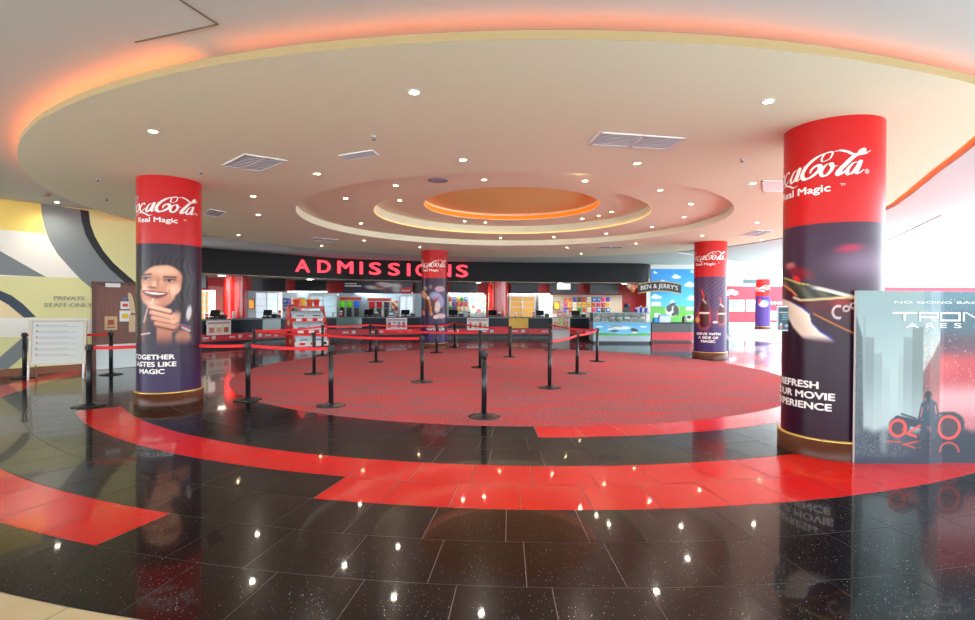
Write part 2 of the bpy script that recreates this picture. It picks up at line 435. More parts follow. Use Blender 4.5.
vent([(586,144),(672,149),(684,138),(602,131.5)], H, 'widest double slatted vent, in the ceiling disc right of centre', 2)
vent([(203,214.5),(219,216.5),(226,212),(210,208.5)], H, 'small slatted vent just right of the left column top', 1, 5)
vent([(740,235.5),(758,236),(774,230.5),(757,230)], H, 'slatted vent in the ceiling left of the nearest right column', 2, 5)
vent([(598,248.2),(622,248.4),(624,246),(600,246)], H, 'flat slatted vent above the counter, right of the sign lettering', 2, 3)
vent([(310,239.5),(336,241.5),(338,239.3),(314,237.5)], H, 'flat slatted vent above the first letters of the admissions sign', 2, 3)
vent([(765,191),(790,191.5),(796,181),(760,180)], H, 'plain bright square panel in the ceiling beside the nearest right column', 1, lit=True)
p = atz(438, 180, H); t = thing('ceiling_speaker', 'round grey speaker grille in the ceiling disc above the stepped centre', 'speaker', p)
a = MB(); a.lathe(p.x, p.y, [(.17, p.z), (.17, p.z-.012), (.14, p.z-.016)], 32); a.build('rim', M_grey, t)
b = MB(); b.lathe(p.x, p.y, [(.14, p.z-.012), (.06, p.z-.018), (0, p.z-.02)], 32); b.build('grille', mat('grille_grey', (150, 156, 166), .6), t)
for q, z, lab in [((374, 136.5), H, 'sprinkler head in the ceiling above the single vent'), ((742, 159), H, 'sprinkler head in the ceiling near the nearest right column'), ((201, 171.5), H, 'sprinkler head just right of the left column top'),
                  ((98, 178.5), H, 'sprinkler head in the disc left of the left column'), ((107, 198.5), H, 'sprinkler head near the rim of the disc, above the dark mural swoosh'), ((546, 249), H, 'small red-tipped sprinkler head above the dark fascia')]:
    p = atz(*q, z); t = thing('ceiling_sprinkler', lab, 'sprinkler', p, 'ceiling sprinklers')
    a = MB(); a.cyl(p.x, p.y, p.z-.006, p.z+.004, .035, 16); a.build('escutcheon', M_white, t)
    b = MB(); b.cyl(p.x, p.y, p.z-.04, p.z-.006, .012, 10); b.cyl(p.x, p.y, p.z-.045, p.z-.04, .026, 12); b.build('nozzle', M_grey, t)
p = atz(46, 193.5, HO); t = thing('smoke_detector', 'round smoke detector on the outer ceiling above the left mural', 'detector', p)
a = MB(); a.lathe(p.x, p.y, [(.09, p.z), (.09, p.z-.03), (.06, p.z-.05), (0, p.z-.052)], 24); a.build('housing', mat('detector_grey', (150, 140, 124), .5), t)

# ------------------------------------------------------------------ lettering on cylinders
def strokes():
    """a flowing script wordmark as calligraphic strokes (metres along the surface, height)"""
    C = [(.009,.18),(-.063,.176),(-.158,.14),(-.248,.071),(-.301,-.009),(-.288,-.065),(-.232,-.071),(-.168,-.039),(-.12,.006),(-.12,.045),(-.157,.052),(-.198,.022),(-.216,-.019)]
    loop = [(-.017,.111),(-.085,.089),(-.101,.115),(-.069,.171),(-.017,.185),(0,.165),(-.025,.112),(-.077,.083)]
    o = [(-.008,.059),(-.054,.049),(-.1,-.005),(-.102,-.057),(-.061,-.069),(-.015,-.024),(.001,.025),(-.013,.057),(-.003,.02),(.053,.028)]
    a = [(.238,.054),(.19,.04),(.14,-.024),(.138,-.072),(.179,-.066),(.227,-.007),(.256,.05),(.268,.062),(.243,-.011),(.224,-.063),(.252,-.066),(.303,-.026)]
    c = [(-.49,.035),(-.51,.058),(-.56,.04),(-.6,-.015),(-.59,-.065),(-.55,-.066),(-.49,-.02)]
    l = [(.231,.139),(.266,.181),(.292,.183),(.292,.165),(.243,.141),(.183,.101),(.12,.035),(.066,-.027),(.053,-.066),(.081,-.067),(.124,-.031)]
    sw = [(.006,.178),(.067,.188),(.136,.167),(.183,.141),(.244,.131),(.315,.144),(.377,.18)]
    sh = lambda P, d: [(x+d, y) for x, y in P]
    return [(C, .046), (loop, .016), (o, .034), (a, .036), (l, .052), (sw, .028), (sh(a, -.6), .036), (c, .034), (sh(o, -.625), .034), (sh(C, -.66), .046), (sh(loop, -.66), .016),
            ([(-.292,.066),(-.238,.078)], .022), ([(-.93,-.06),(-.8,-.13),(-.6,-.09),(-.5,-.105),(-.42,-.14),(-.36,-.125)], .024)]
def logo_mesh(mb, mapf, scale):
    for pts, w in strokes():
        c = crom(pts, 6); n = len(c); vs = []
        for k, (x, y) in enumerate(c):
            a, b = c[max(k-1, 0)], c[min(k+1, n-1)]
            d = math.hypot(b[0]-a[0], b[1]-a[1]) or 1; tx, ty = (b[0]-a[0])/d, (b[1]-a[1])/d
            ang = math.atan2(ty, tx); e = min(1, 4*min(k, n-1-k)/n + .25)
            ww = w*.5*e*(.38 + .75*abs(math.sin(ang-R_(15))))
            vs += [mapf((x-ty*ww)*scale, (y+tx*ww)*scale), mapf((x+ty*ww)*scale, (y-tx*ww)*scale)]
        mb.add(vs, [(2*k, 2*k+1, 2*k+3, 2*k+2) for k in range(n-1)])
def text_on(mb, s, mapf, size, bold=.02, sx=1.25, align='CENTER', mi=0):
    vs, fs = text_geo(s, size, bold*size, sx, align)
    mb.add([mapf(x, y, z) for x, y, z in vs], fs, mi)

WR = (196, 22, 24); WP = (50, 26, 54)
def column(name, label, cx, cy, r, ztop, zsplit, art, nseg, nrow, logo_a, slogan, slog_a, slog_z, zlogo=3.25, kind=None):
    t = thing(name, label, 'column', (cx, cy, 0), 'wrapped advertising columns')
    va = math.atan2(-cy, -cx)        # direction that faces the entrance
    def P(ad, z, dr=0.):              # ad: degrees, + = rightwards seen from the entrance
        a = va + R_(ad); return (cx + (r+dr)*math.cos(a), cy + (r+dr)*math.sin(a), z)
    b = MB(); b.lathe(cx, cy, [(r*1.075, 0), (r*1.075, .2), (r*1.0, .2)], 64); b.build('base', M_wood, t)
    g = MB(); g.lathe(cx, cy, [(r*1.08, .199), (r*1.08, .213), (r*1.0, .213)], 64); g.build('trim_ring', M_gold, t)
    w = MB(); w.lathe(cx, cy, [(r, zsplit), (r, ztop)], 96); w.build('red_wrap', mat('red_wrap_vinyl', WR, .32, spec=.3), t)
    m = MB(); z0 = .21
    vs, cs = [], []
    for j in range(nrow+1):
        z = z0 + (zsplit-z0)*j/nrow
        for i in range(nseg):
            ad = -180 + 360*i/nseg; vs.append(P(ad, z)); cs.append(art(ad, z))
    m.add(vs, [(j*nseg+i, j*nseg+(i+1) % nseg, (j+1)*nseg+(i+1) % nseg, (j+1)*nseg+i) for j in range(nrow) for i in range(nseg)], 0, cs, True)
    m.build('printed_wrap', print_mat('printed_vinyl', .28, 0, .25), t)
    def mapper(a0, zc): return lambda x, y, dz=0.: P(a0 + math.degrees(x/r), zc + y, .006+dz)
    l = MB(); logo_mesh(l, mapper(logo_a, zlogo), 1.)
    v0, f0 = text_geo('\u00ae', .07); l.add([mapper(logo_a, zlogo)(x+.335, y-.075) for x, y, z in v0], f0)
    l.build('logo', M_letter, t)
    k = MB(); text_on(k, 'Real Magic', mapper(logo_a-39, zlogo-.245), .115, .035, 1.34)
    v0, f0 = text_geo('TM', .035); k.add([mapper(logo_a-39, zlogo-.245)(x+.44, y+.05) for x, y, z in v0], f0)
    k.build('tagline', M_letter, t)
    if slogan:
        s = MB()
        for i, ln in enumerate(slogan): text_on(s, ln, mapper(slog_a, slog_z - .118*i - .04), .108, .055, 1.3)
        s.build('slogan', M_letter, t)
    return t
# --- printed art (angle in degrees from the entrance-facing line, height in metres)
def art_drinker(ad, z):
    if abs(ad) > 100: return WP
    y = (1.68-z)/.01638 + 303                       # working units of the print
    x = 33*math.sin(R_(max(-89, min(89, ad)))) + 168
    bgc = mix((42, 26, 46), (54, 36, 76), sstep(330, 395, y)); c = bgc
    def put(col, a):
        nonlocal c; c = mix(c, col, a)
    wv = .5+.5*math.sin(x*1.1+2.2*math.sin(y*.22))
    hair = mix((20, 12, 18), (70, 44, 44), .7*wv*wv)
    put(hair, max(el(x, y, 165, 280, 27, 22, -8, .3), el(x, y, 184, 300, 9, 34, -8, .35), el(x, y, 139, 296, 5, 24, 0, .35)))
    put((96, 96, 120), .5*el(x, y, 186, 272, 4, 12, -25, .7)*wv)
    skin, lite, dark = (206, 138, 108), (244, 196, 166), (132, 70, 56)
    f = max(el(x, y, 161, 282, 20.5, 17.5, -8, .07), el(x, y, 157, 293, 17.5, 15, -14, .09))
    sk = mix(skin, dark, .8*sstep(146, 136, x) + .7*sstep(176, 184, x)*sstep(272, 300, y) + .35*sstep(300, 309, y))
    for hx, hy, rx, ry, k in ((163, 270.5, 14, 4.5, .75), (172, 290, 6, 6, .9), (144, 288.5, 4, 4, .7), (153.5, 284.5, 2, 3, .8), (151, 303, 6, 2.6, .6), (160, 281, 2.2, 5, .35)): sk = mix(sk, lite, k*el(x, y, hx, hy, rx, ry, 0, .9))
    put(sk, f)
    put(hair, max(el(x, y, 160, 261.5, 22, 3.6, -6, .4), el(x, y, 183, 284, 3.4, 17, 6, .4)))
    for ex, ey, w in ((145.6, 278.4, 4.6), (168, 280.2, 6.2)):
        put((52, 28, 24), .9*seg(x, y, ex-w*.9, ey-3.4, ex+w, ey-4.2 if ex < 150 else ey-3.2, .75, .6))
        put((142, 80, 64), .55*el(x, y, ex, ey-.4, w*1.15, 2.7, 4, .5)); put((214, 196, 186), .8*el(x, y, ex, ey+.2, w*.72, 1.05, 6, .4))
        put((24, 14, 14), el(x, y, ex-.3, ey, 1.7, 1.4, 0, .3)); put((26, 14, 14), .9*seg(x, y, ex-w*.85, ey-.2, ex+w*.85, ey-.6, .5, .45))
    put((128, 66, 54), .8*el(x, y, 151.5, 287.6, 4.6, 1.1, 6, .6)); put((150, 86, 68), .4*seg(x, y, 157.5, 279, 156.5, 285, 1., 1.))
    tt = (x-154)/11.5; ut = 292.2 + .1*(x-154)*.9
    if abs(tt) < 1.12:
        lb = ut + 4.6*max(0, 1-tt*tt) + .3; put((150, 62, 60), sstep(-1.2, .2, y-ut+.6)*sstep(-1.2, .4, lb+1.1-y)*(1-sstep(.95, 1.12, abs(tt))))
        put((98, 34, 34), sstep(-.3, .3, y-ut)*sstep(-.3, .3, lb-y)); put((240, 230, 220), sstep(-.3, .4, y-ut-.2)*sstep(-.3, .4, ut+2.7*max(0, 1-tt*tt)-y))
    put((150, 84, 70), .5*max(seg(x, y, 141.5, 290, 141.8, 293, .6, .7), seg(x, y, 167.5, 289.5, 168.6, 296, .6, .7)))
    # hand, wrist, forearm, bottle and straw
    arm = max(seg(x, y, 163, 322, 163, 352, 7.5, 1.2), el(x, y, 166, 322, 12, 11, 25, .15))
    put(mix(skin, dark, .3+.5*sstep(330, 345, y)), arm)
    put(mix(skin, dark, .25), .9*el(x, y, 181, 338, 8, 8, 30, .3)); put((226, 222, 226), .9*el(x, y, 187, 313, 2.6, 8, 8, .4))
    put((50, 18, 20), max(seg(x, y, 148, 312, 145, 330, 2.6, .8), seg(x, y, 144.5, 328, 143, 346, 6, 1))); put((128, 40, 30), .7*seg(x, y, 145.5, 318, 142.5, 340, 1.2, .9))
    put((232, 220, 218), .85*seg(x, y, 141, 334.5, 149, 333, .8, .6)); put((222, 170, 140), .8*seg(x, y, 147.5, 306, 143.5, 322, .9, .6))
    for k, (xa, ya, xb, yb) in enumerate(((149, 306, 168, 311), (150.5, 312, 170, 317), (152, 317.5, 172, 322), (155, 323, 172, 327))):
        put((104, 52, 42), seg(x, y, xa+.5, ya+1.3, xb, yb+1.5, 2.7, .7)); put(mix(lite, skin, .25+.2*k), seg(x, y, xa, ya, xb, yb, 2.1, .8)); put((236, 120, 110), .8*el(x, y, xa-.5, ya-.2, 1.2, .9, 0, .4))
    put(mix(lite, skin, .4), .8*el(x, y, 174, 318, 4.5, 7, 20, .5)); put((240, 226, 220), .8*seg(x, y, 152.4, 298.5, 151, 303, .6, .4))
    for k in range(3): put([(90, 84, 130), (176, 60, 80), (214, 206, 210)][k], .9*seg(x, y, 176+k*2, 323+k*2.3, 188, 327+k*2.2, .8, .5))
    return mix(c, bgc, sstep(336, 349, y))
def art_glass(ad, z):
    if abs(ad) > 110: return WP
    x = 836 + 50*math.sin(R_(max(-90, min(90, ad)))); y = 307 + (1.68-z)*530.6/5.78
    if ad > 90: x = 886 + (ad-90)*.5
    base = mix((66, 40, 62), (42, 12, 34), sstep(262, 345, y)); c = base
    def put(col, a):
        nonlocal c; c = mix(c, col, max(0, min(1, a)))
    put((150, 126, 148), .6*el(x, y, 862, 263, 26, 13, 0, .9)); put((200, 40, 74), .75*el(x, y, 852, 248, 11, 3.5, -6, .8))
    put((214, 130, 128), .85*el(x, y, 796, 263, 5, 3.4, 0, .6)); put((150, 20, 36), .8*el(x, y, 806, 271, 12, 5, 20, .8)); put((236, 36, 40), .95*el(x, y, 803, 277.5, 4.5, 2.6, 30, .6))
    def line(P): 
        for (x0, y0), (x1, y1) in zip(P, P[1:]):
            if x0 <= x <= x1: return y0+(y1-y0)*(x-x0)/(x1-x0)
        return P[0][1] if x < P[0][0] else P[-1][1]
    top = line([(786, 274), (805, 282), (828, 287), (852, 294), (886, 302)]); low = line([(786, 283), (797, 291), (806, 300), (828, 299), (852, 297), (886, 304)])
    bot = line([(786, 289), (806, 303), (820, 314), (850, 329.5), (886, 347)])
    n = .5+.5*math.sin(x*2.1+y*3.3)*math.sin(y*2.4-x*1.7)
    put(mix((86, 16, 26), (54, 16, 34), sstep(303, 326, y)), sstep(-.6, .6, y-low)*sstep(-.6, .6, bot-y))
    put((178, 40, 24), .6*el(x, y, 846, 302, 10, 4, 0, .7))
    put(mix((20, 20, 24), (146, 140, 112), n*.75), sstep(-.6, .6, y-top)*sstep(-.6, .6, low-y))
    put((232, 226, 214), sstep(812, 826, x)*(1-sstep(.8, 2.6, abs(y-top-1.8)))); put((196, 180, 96), (1-sstep(812, 822, x))*(1-sstep(.4, 1.2, abs(y-top))))
    put((214, 188, 132), sstep(803, 808, x)*(1-sstep(.7, 1.7, abs(y-low)))); put((222, 120, 76), (1-sstep(802, 805, x))*(1-sstep(.8, 1.6, abs(y-low+2)))); put((228, 210, 190), seg(x, y, 800, 297, 806, 299.5, 1., .6))
    put((206, 120, 52), sstep(816, 822, x)*(1-sstep(.4, 1.1, abs(y-bot))))
    P = [(786, 297), (796, 301), (809, 308), (816, 314), (818, 323), (826, 332), (842, 342)]; hi = line(P); lo = line([(786, 309), (793, 318), (800, 330), (810, 341), (842, 347)])
    hd = sstep(-1, 1.5, y-hi)*sstep(-1, 3, lo-y)*(1-sstep(836, 844, x))
    put(mix((226, 202, 184), (250, 238, 222), .5+.5*math.sin(x*.14-y*.1)), hd)
    put((30, 50, 170), .8*(1-sstep(.5, 1.8, abs(y-hi+.6)))*sstep(800, 808, x)*(1-sstep(838, 844, x)))
    put((226, 214, 214), .9*max(1-sstep(.5, 1.5, abs(math.hypot(x-843, (y-312)*.85)-5.2)) if x < 845 else 0, 1-sstep(.4, 1.1, abs(math.hypot(x-850, y-308.5)-2.6)), 1-sstep(.4, 1.1, abs(math.hypot(x-856.5, y-305.5)-2.6))))
    return mix(c, base, sstep(335, 346, y))
def art_bottles(ad, z):
    if abs(ad) > 100: return WP
    x = 711 + 16*math.sin(R_(max(-90, min(90, ad)))); y = 306.3 + (1.68-z)*530.6/17.0
    c = mix((74, 46, 76), (58, 36, 92), sstep(280, 350, y))
    st = .5+.5*math.sin((x*.8+y)*1.5); c = mix(c, (100, 84, 134), .4*st*(1-sstep(312, 330, y)))
    for bx, sc in ((705.5, 1.), (722, .7)):
        yb = 325 if sc == 1 else 322
        h = 27*sc
        c = mix(c, (232, 70, 66), .8*max(el(x, y, bx, yb-8*sc, 7*sc, 12*sc, 0, .5), 0))
        c = mix(c, (72, 20, 22), max(seg(x, y, bx, yb-17*sc, bx, yb-2, 4.6*sc, .7), seg(x, y, bx, yb-h, bx, yb-15*sc, 2.2*sc, .6)))
        c = mix(c, (238, 226, 224), seg(x, y, bx-4*sc, yb-12*sc, bx+4*sc, yb-12*sc, .9*sc, .4)); c = mix(c, (220, 206, 200), seg(x, y, bx-1.4, yb-h*.95, bx+1.4, yb-h*.82, .8, .4)*.8)
        c = mix(c, (230, 62, 64), seg(x, y, bx-.3, yb-h, bx-2.6*sc, yb-h-8*sc, .7*sc, .4))
    c = mix(c, (226, 170, 90), el(x, y, 699, 320, 2.2, 3, 0, .4)); c = mix(c, (232, 232, 236), el(x, y, 716, 322, 2.4, 1, 0, .4))
    return c
def art_party(ad, z):
    if abs(ad) > 100: return WP
    x = 434.5 + 13*math.sin(R_(max(-90, min(90, ad)))); y = 304.7 + (1.68-z)*530.6/20.3
    c = mix((52, 32, 58), (52, 38, 90), sstep(290, 345, y))
    for cx_, cy_, rx, ry, rot, col in ((426, 288.5, 2, 2.4, 0, (150, 120, 120)), (431, 287, 1.6, 2, 0, (140, 110, 120)), (440, 289, 5, 3, 0, (196, 160, 180)), (424, 294.5, 2.6, 4, -25, (226, 160, 100)), (428, 300, 2.6, 6, -20, (206, 130, 74)), (430.5, 310, 2.4, 6, -18, (220, 150, 90)), (428, 306, 2, 8, -15, (96, 34, 22)),
        (436, 296, 6, 4, 10, (150, 160, 206)), (437, 299, 4, 1.4, -20, (190, 60, 70)), (441, 302, 3, 6, 0, (150, 150, 200)), (437.5, 307, 3, 6, 0, (226, 206, 190)), (433.5, 307, 1.6, 6, 5, (84, 30, 30)), (441, 316, 5, 2.6, 0, (214, 180, 180)), (436, 317, 2.4, 2, 0, (232, 210, 190)), (424, 313, 1.6, 3, -20, (190, 110, 60)), (428.5, 298, 1.4, 1.6, 0, (230, 220, 230))):
        c = mix(c, col, .92*el(x, y, cx_, cy_, rx, ry, rot, .3))
    return c
def art_far(ad, z):
    c = (66, 44, 110)
    c = mix(c, (236, 236, 240), el(ad, z, 5, 1.9, 35, .22, 0, .4)); c = mix(c, (90, 150, 220), el(ad, z, 25, 2.0, 18, .12, 0, .4)); c = mix(c, (180, 40, 50), el(ad, z, -25, 2.1, 12, .2, 0, .4))
    return c
TOG = ['TOGETHER', 'TASTES LIKE', 'MAGIC']
column('advertising_column', 'tall round column on the left wrapped with a smiling drinker print', -5.47, 9.13, .485, H, 2.655, art_drinker, 264, 200, 13.5, TOG, -34, .80, 3.245)
column('advertising_column', 'nearest and widest round column on the right, wrapped with a tilted glass of cola', 4.05, 6.26, .505, H, 2.61, art_glass, 320, 210, 0, ['REFRESH', 'YOUR MOVIE', 'EXPERIENCE'], -42, .81, 3.2)
column('advertising_column', 'round column right of the ice cream counter, wrapped with glass bottle prints', 7.28, 17.36, .5, H, 2.63, art_bottles, 120, 120, 18, ['SERVE WITH', 'A SIDE OF', 'MAGIC'], -6, .80, 3.24)
column('advertising_column', 'round wrapped column standing in front of the admissions sign letters', -2.08, 20.7, .5, H, 2.70, art_party, 110, 110, 19, TOG, 8, .86, 3.2)
column('advertising_column', 'small distant wrapped column in front of the pink far wall', 20.6, 39.7, .52, H-.02, 2.45, art_far, 60, 40, 18, None, 0, .7, 3.05)

# ------------------------------------------------------------------ left wall with mural and door
WA = Vector((-10.92, 11.88, 0)); WD = (Vector((-9.95, 13.11, 0)) - WA).normalized(); WN = Vector((WD.y, -WD.x, 0))   # WN points into the foyer
W0, W1 = -6.5, 3.75
def wp(px, py, off=0.): return onplane(px, py, WA, WN) + WN*off
lw = MB()
p0, p1 = WA + WD*W0, WA + WD*W1
def wall_slab(mb, a, b, th, z0, z1, mi=0):
    d = (b-a).normalized(); n = Vector((d.y, -d.x, 0)); c = a - n*th; e = b - n*th
    mb.prism([(a.x, a.y), (c.x, c.y), (e.x, e.y), (b.x, b.y)], z0, z1, mi)
wall_slab(lw, p0, p1, .2, 0, HO-.005)
# return behind the left column up to the concession
pr = Vector((-13.6, 19.2, 0)); wall_slab(lw, p1, pr, .2, 0, HO-.005)
def mural(poly, mi, lvl):
    vs = [wp(x, y, .0015*lvl) for x, y in poly]; lw.add(vs, [tuple(range(len(vs)))], mi)
GL = [(41,203.5),(41.6,214),(44.4,227),(50,241.6),(58,254.5),(69.4,267.4),(80.6,279.5),(94,290),(112,303)]
GRt = [(80,209.5),(81.5,220.6),(85.5,235),(92,246.5),(100,257.7),(109.7,269),(118.5,277),(135,291),(150,302)]
BR = [(88.7,211),(90.3,224),(95,236.8),(103,250.5),(113,262.6),(120,269),(135,282),(152,294)]
mural([(-60,190),(41,204),(44,233.5),(0,229.5),(-60,226)], 1, 1)
mural([(-60,226),(0,229.5),(44,233.5),(80,278),(46,277),(0,276),(-60,274)], 2, 1)
mural([(-60,228),(0,251),(46,277),(0,274.7),(-60,272)], 3, 2)
for k in range(len(GL)-1): mural([GL[k], GRt[k], GRt[k+1], GL[k+1]], 3, 3)
for k in range(len(BR)-1): mural([GRt[k], BR[k], BR[k+1], GRt[k+1]], 4, 3)
mural([(-60,318),(0,318),(92,318),(92,337),(0,337),(-60,337)], 2, 1)
AO = [(-60,288),(0,290.6),(11.6,295.5),(23,304),(36,317)]; AI = [(-60,298),(0,300),(8,304.5),(13.5,309),(24,317.7)]
for k in range(4): mural([AO[k], AI[k], AI[k+1], AO[k+1]], 5, 3)
mural([(-60,298),(0,300),(8,304.5),(13.5,309),(24,317.7),(-60,317.7)], 6, 2)
mural([(0,357),(22,338),(44,338),(8,369),(0,369),(-20,369),(-20,362)], 3, 2)
struct('wall_left', lw, [mat('mural_pale_green', (222, 220, 160), .7), mat('mural_yellow', (246, 218, 120), .7), mat('mural_white', (236, 234, 226), .7),
       mat('mural_grey', (124, 132, 136), .7), mat('mural_black', (38, 42, 48), .7), mat('mural_blue_grey', (62, 76, 90), .7), mat('mural_peach', (238, 216, 172), .7)])
sk = MB()
dA, dB = wp(92, 340), wp(136.5, 340)
tA, tB = (dA-WA).dot(WD), (dB-WA).dot(WD)
sk.obox(WA, WD, WN, W0, tA-.02, 0, .03, 0, .17); struct('baseboard_left', sk, mat('skirting_wood', (132, 78, 48), .4))
# staff lettering
t = thing('wall_lettering', 'raised silver letters reading private staff only on the left wall', 'sign', wp(68, 302))
for ln, (px, py), sz in (('PRIVATE', (69.5, 300.2), .14), ('STAFF ONLY', (68.5, 307), .14)):
    a = MB(); vs, fs = text_geo(ln, sz, 0, 1.2, 'CENTER', .012); o0 = wp(px, py, .016)
    a.add([o0 + WD*x + Vector((0, 0, y)) + WN*z for x, y, z in vs], fs); a.build('text_line', mat('lettering_pewter', (150, 146, 138), .35, .3), t)
# door
d = MB(); M_door = mat('brown_door_laminate', (112, 66, 52), .45)
_n, _l, _b = nodes_of(M_door)
_c = _n.new('ShaderNodeTexCoord'); _mp = _n.new('ShaderNodeMapping'); _mp.inputs['Scale'].default_value = (9, 9, .8); _t = _n.new('ShaderNodeTexNoise'); _t.inputs['Scale'].default_value = 3; _t.inputs['Detail'].default_value = 5
_r = _n.new('ShaderNodeValToRGB'); _r.color_ramp.elements[0].color = (*lin((94, 52, 42)), 1); _r.color_ramp.elements[1].color = (*lin((134, 84, 66)), 1)
_l.new(_c.outputs['Object'], _mp.inputs[0]); _l.new(_mp.outputs[0], _t.inputs['Vector']); _l.new(_t.outputs[0], _r.inputs[0]); _l.new(_r.outputs[0], _b.inputs['Base Color'])
tB = tA + 1.55
ztop = wp(94, 281.5).z
door = bpy.data.objects.new('door_1', None); COL.objects.link(door); door.location = WA + WD*tA; door['kind'] = 'structure'
a = MB()
a.obox(WA, WD, WN, tA, tA+.07, 0, .06, 0, ztop); a.obox(WA, WD, WN, tB-.07, tB, 0, .06, 0, ztop); a.obox(WA, WD, WN, tA+.07, tB-.07, 0, .06, ztop-.07, ztop)
a.build('door_frame', mat('door_frame_wood', (92, 52, 42), .45), door)
a = MB(); a.obox(WA, WD, WN, tA+.075, tB-.075, .004, .04, .01, ztop-.075)
lf = a.build('door_leaf', M_door, door)
a = MB(); a.obox(WA, WD, WN, tA+.075, tB-.075, .04, .044, .01, .62); a.build('kick_plate', mat('kick_plate_pale', (186, 196, 196), .35, .2), door)
def dt(px, py): q = wp(px, py, .045); return (q-WA).dot(WD), q.z
a = MB(); x0, z0 = dt(104.5, 287); x1, z1 = dt(119, 283.5); a.obox(WA, WD, WN, x0, x1, .04, .1, z0, z1); a.build('door_closer', mat('closer_white', (225, 228, 226), .4), door)
for nm, q0, q1, cols in (('notice', (120, 309), (129, 301.5), [(230, 226, 224), (206, 60, 60)]), ('notice', (119, 321.5), (130, 310.5), [(226, 230, 232), (226, 190, 40)]), ('notice', (122.5, 300), (126.5, 297.5), [(60, 120, 190), (60, 120, 190)])):
    x0, z0 = dt(*q0); x1, z1 = dt(*q1); a = MB()
    a.obox(WA, WD, WN, x0, x1, .04, .046, z0, z1, 0, cols[0]); m_ = (x1-x0)*.2
    a.obox(WA, WD, WN, x0+m_, x1-m_, .046, .048, z0+(z1-z0)*.3, z0+(z1-z0)*.7, 0, cols[1]); a.build(nm, M_printm, door)
x0, z0 = dt(128.3, 332); x1, z1 = dt(134.5, 315); a = MB(); a.obox(WA, WD, WN, x0, x1, .04, .05, z0, z1); a.build('push_plate', mat('tan_plate', (206, 178, 138), .4), door)
a = MB(); P = crom([(130.5, 313), (128.6, 308), (128.2, 301), (127.2, 296), (127.6, 293)], 4); P2 = crom([(134.5, 313), (133.6, 306), (132.6, 300), (131, 295), (129, 292.5)], 4)
for k in range(len(P)-1): a.quad(*[wp(x, y, .06) for x, y in (P[k], P2[k], P2[k+1], P[k+1])])
for k in range(len(P)-1): a.quad(*[wp(x, y, .042) for x, y in (P[k], P2[k], P2[k+1], P[k+1])])
a.build('door_pull', mat('tan_plate', (206, 178, 138), .4), door)

# ------------------------------------------------------------------ white notice board on legs
bl, br_ = atz(26.5, 380.5, 0), atz(80.5, 378.5, 0)
dv = (br_-bl).normalized(); nv = Vector((dv.y, -dv.x, 0))
t = thing('notice_board', 'white aluminium framed notice board on legs in front of the left mural', 'notice board', (bl+br_)/2)
def bp_(px, py): # on the board plane
    return onplane(px, py, bl, nv)
zt, zb = bp_(57, 322).z, bp_(57, 363).z
Wd = (br_-bl).length
lean = .1
def bq(s, z, off): return bl + dv*s + nv*(off - lean*z) + Vector((0, 0, z))
def bslab(mb, s0, s1, z0, z1, o0, o1, col=None):
    vs = [bq(s0,z0,o0),bq(s1,z0,o0),bq(s1,z0,o1),bq(s0,z0,o1),bq(s0,z1,o0),bq(s1,z1,o0),bq(s1,z1,o1),bq(s0,z1,o1)]
    mb.add(vs, [(0,3,2,1),(4,5,6,7),(0,1,5,4),(1,2,6,5),(2,3,7,6),(3,0,4,7)], 0, col)
a = MB(); bslab(a, .06, Wd-.02+.08, zb, zt, 0, .02, (204, 204, 200))
for k in range(6):
    z = zt - .1 - (zt-zb-.2)*k/5.5
    bslab(a, .14, Wd-.08, z-.012, z-.004, .02, .023, (160, 154, 148)); bslab(a, .17, Wd*.75, z+.012, z+.03, .02, .022, (176, 176, 174))
    bslab(a, .14, .17, z+.01, z+.04, .02, .024, (190, 60, 70) if k in (2, 3, 5) else (90, 90, 130))
a.build('board_panel', M_printm, t)
a = MB()
bslab(a, .02, .07, zb-.03, zt+.03, -.01, .035); bslab(a, Wd+.04, Wd+.09, zb-.03, zt+.03, -.01, .035); bslab(a, .07, Wd+.04, zt, zt+.035, -.01, .035); bslab(a, .07, Wd+.04, zb-.035, zb, -.01, .035)
a.build('frame', mat('aluminium', (172, 162, 144), .4, .4), t)
for s in (.03, Wd+.05):
    a = MB(); a.tube([bq(s, 0, .01), bq(s, zb, .01)], .022, 8); a.build('leg', M_white, t)
    a = MB(); q = bq(s, zt-.1, -.02); e = q - nv*.3; a.tube([q, (e.x, e.y, 0)], .018, 8); a.build('rear_leg', mat('aluminium', (172, 162, 144), .4, .4), t)

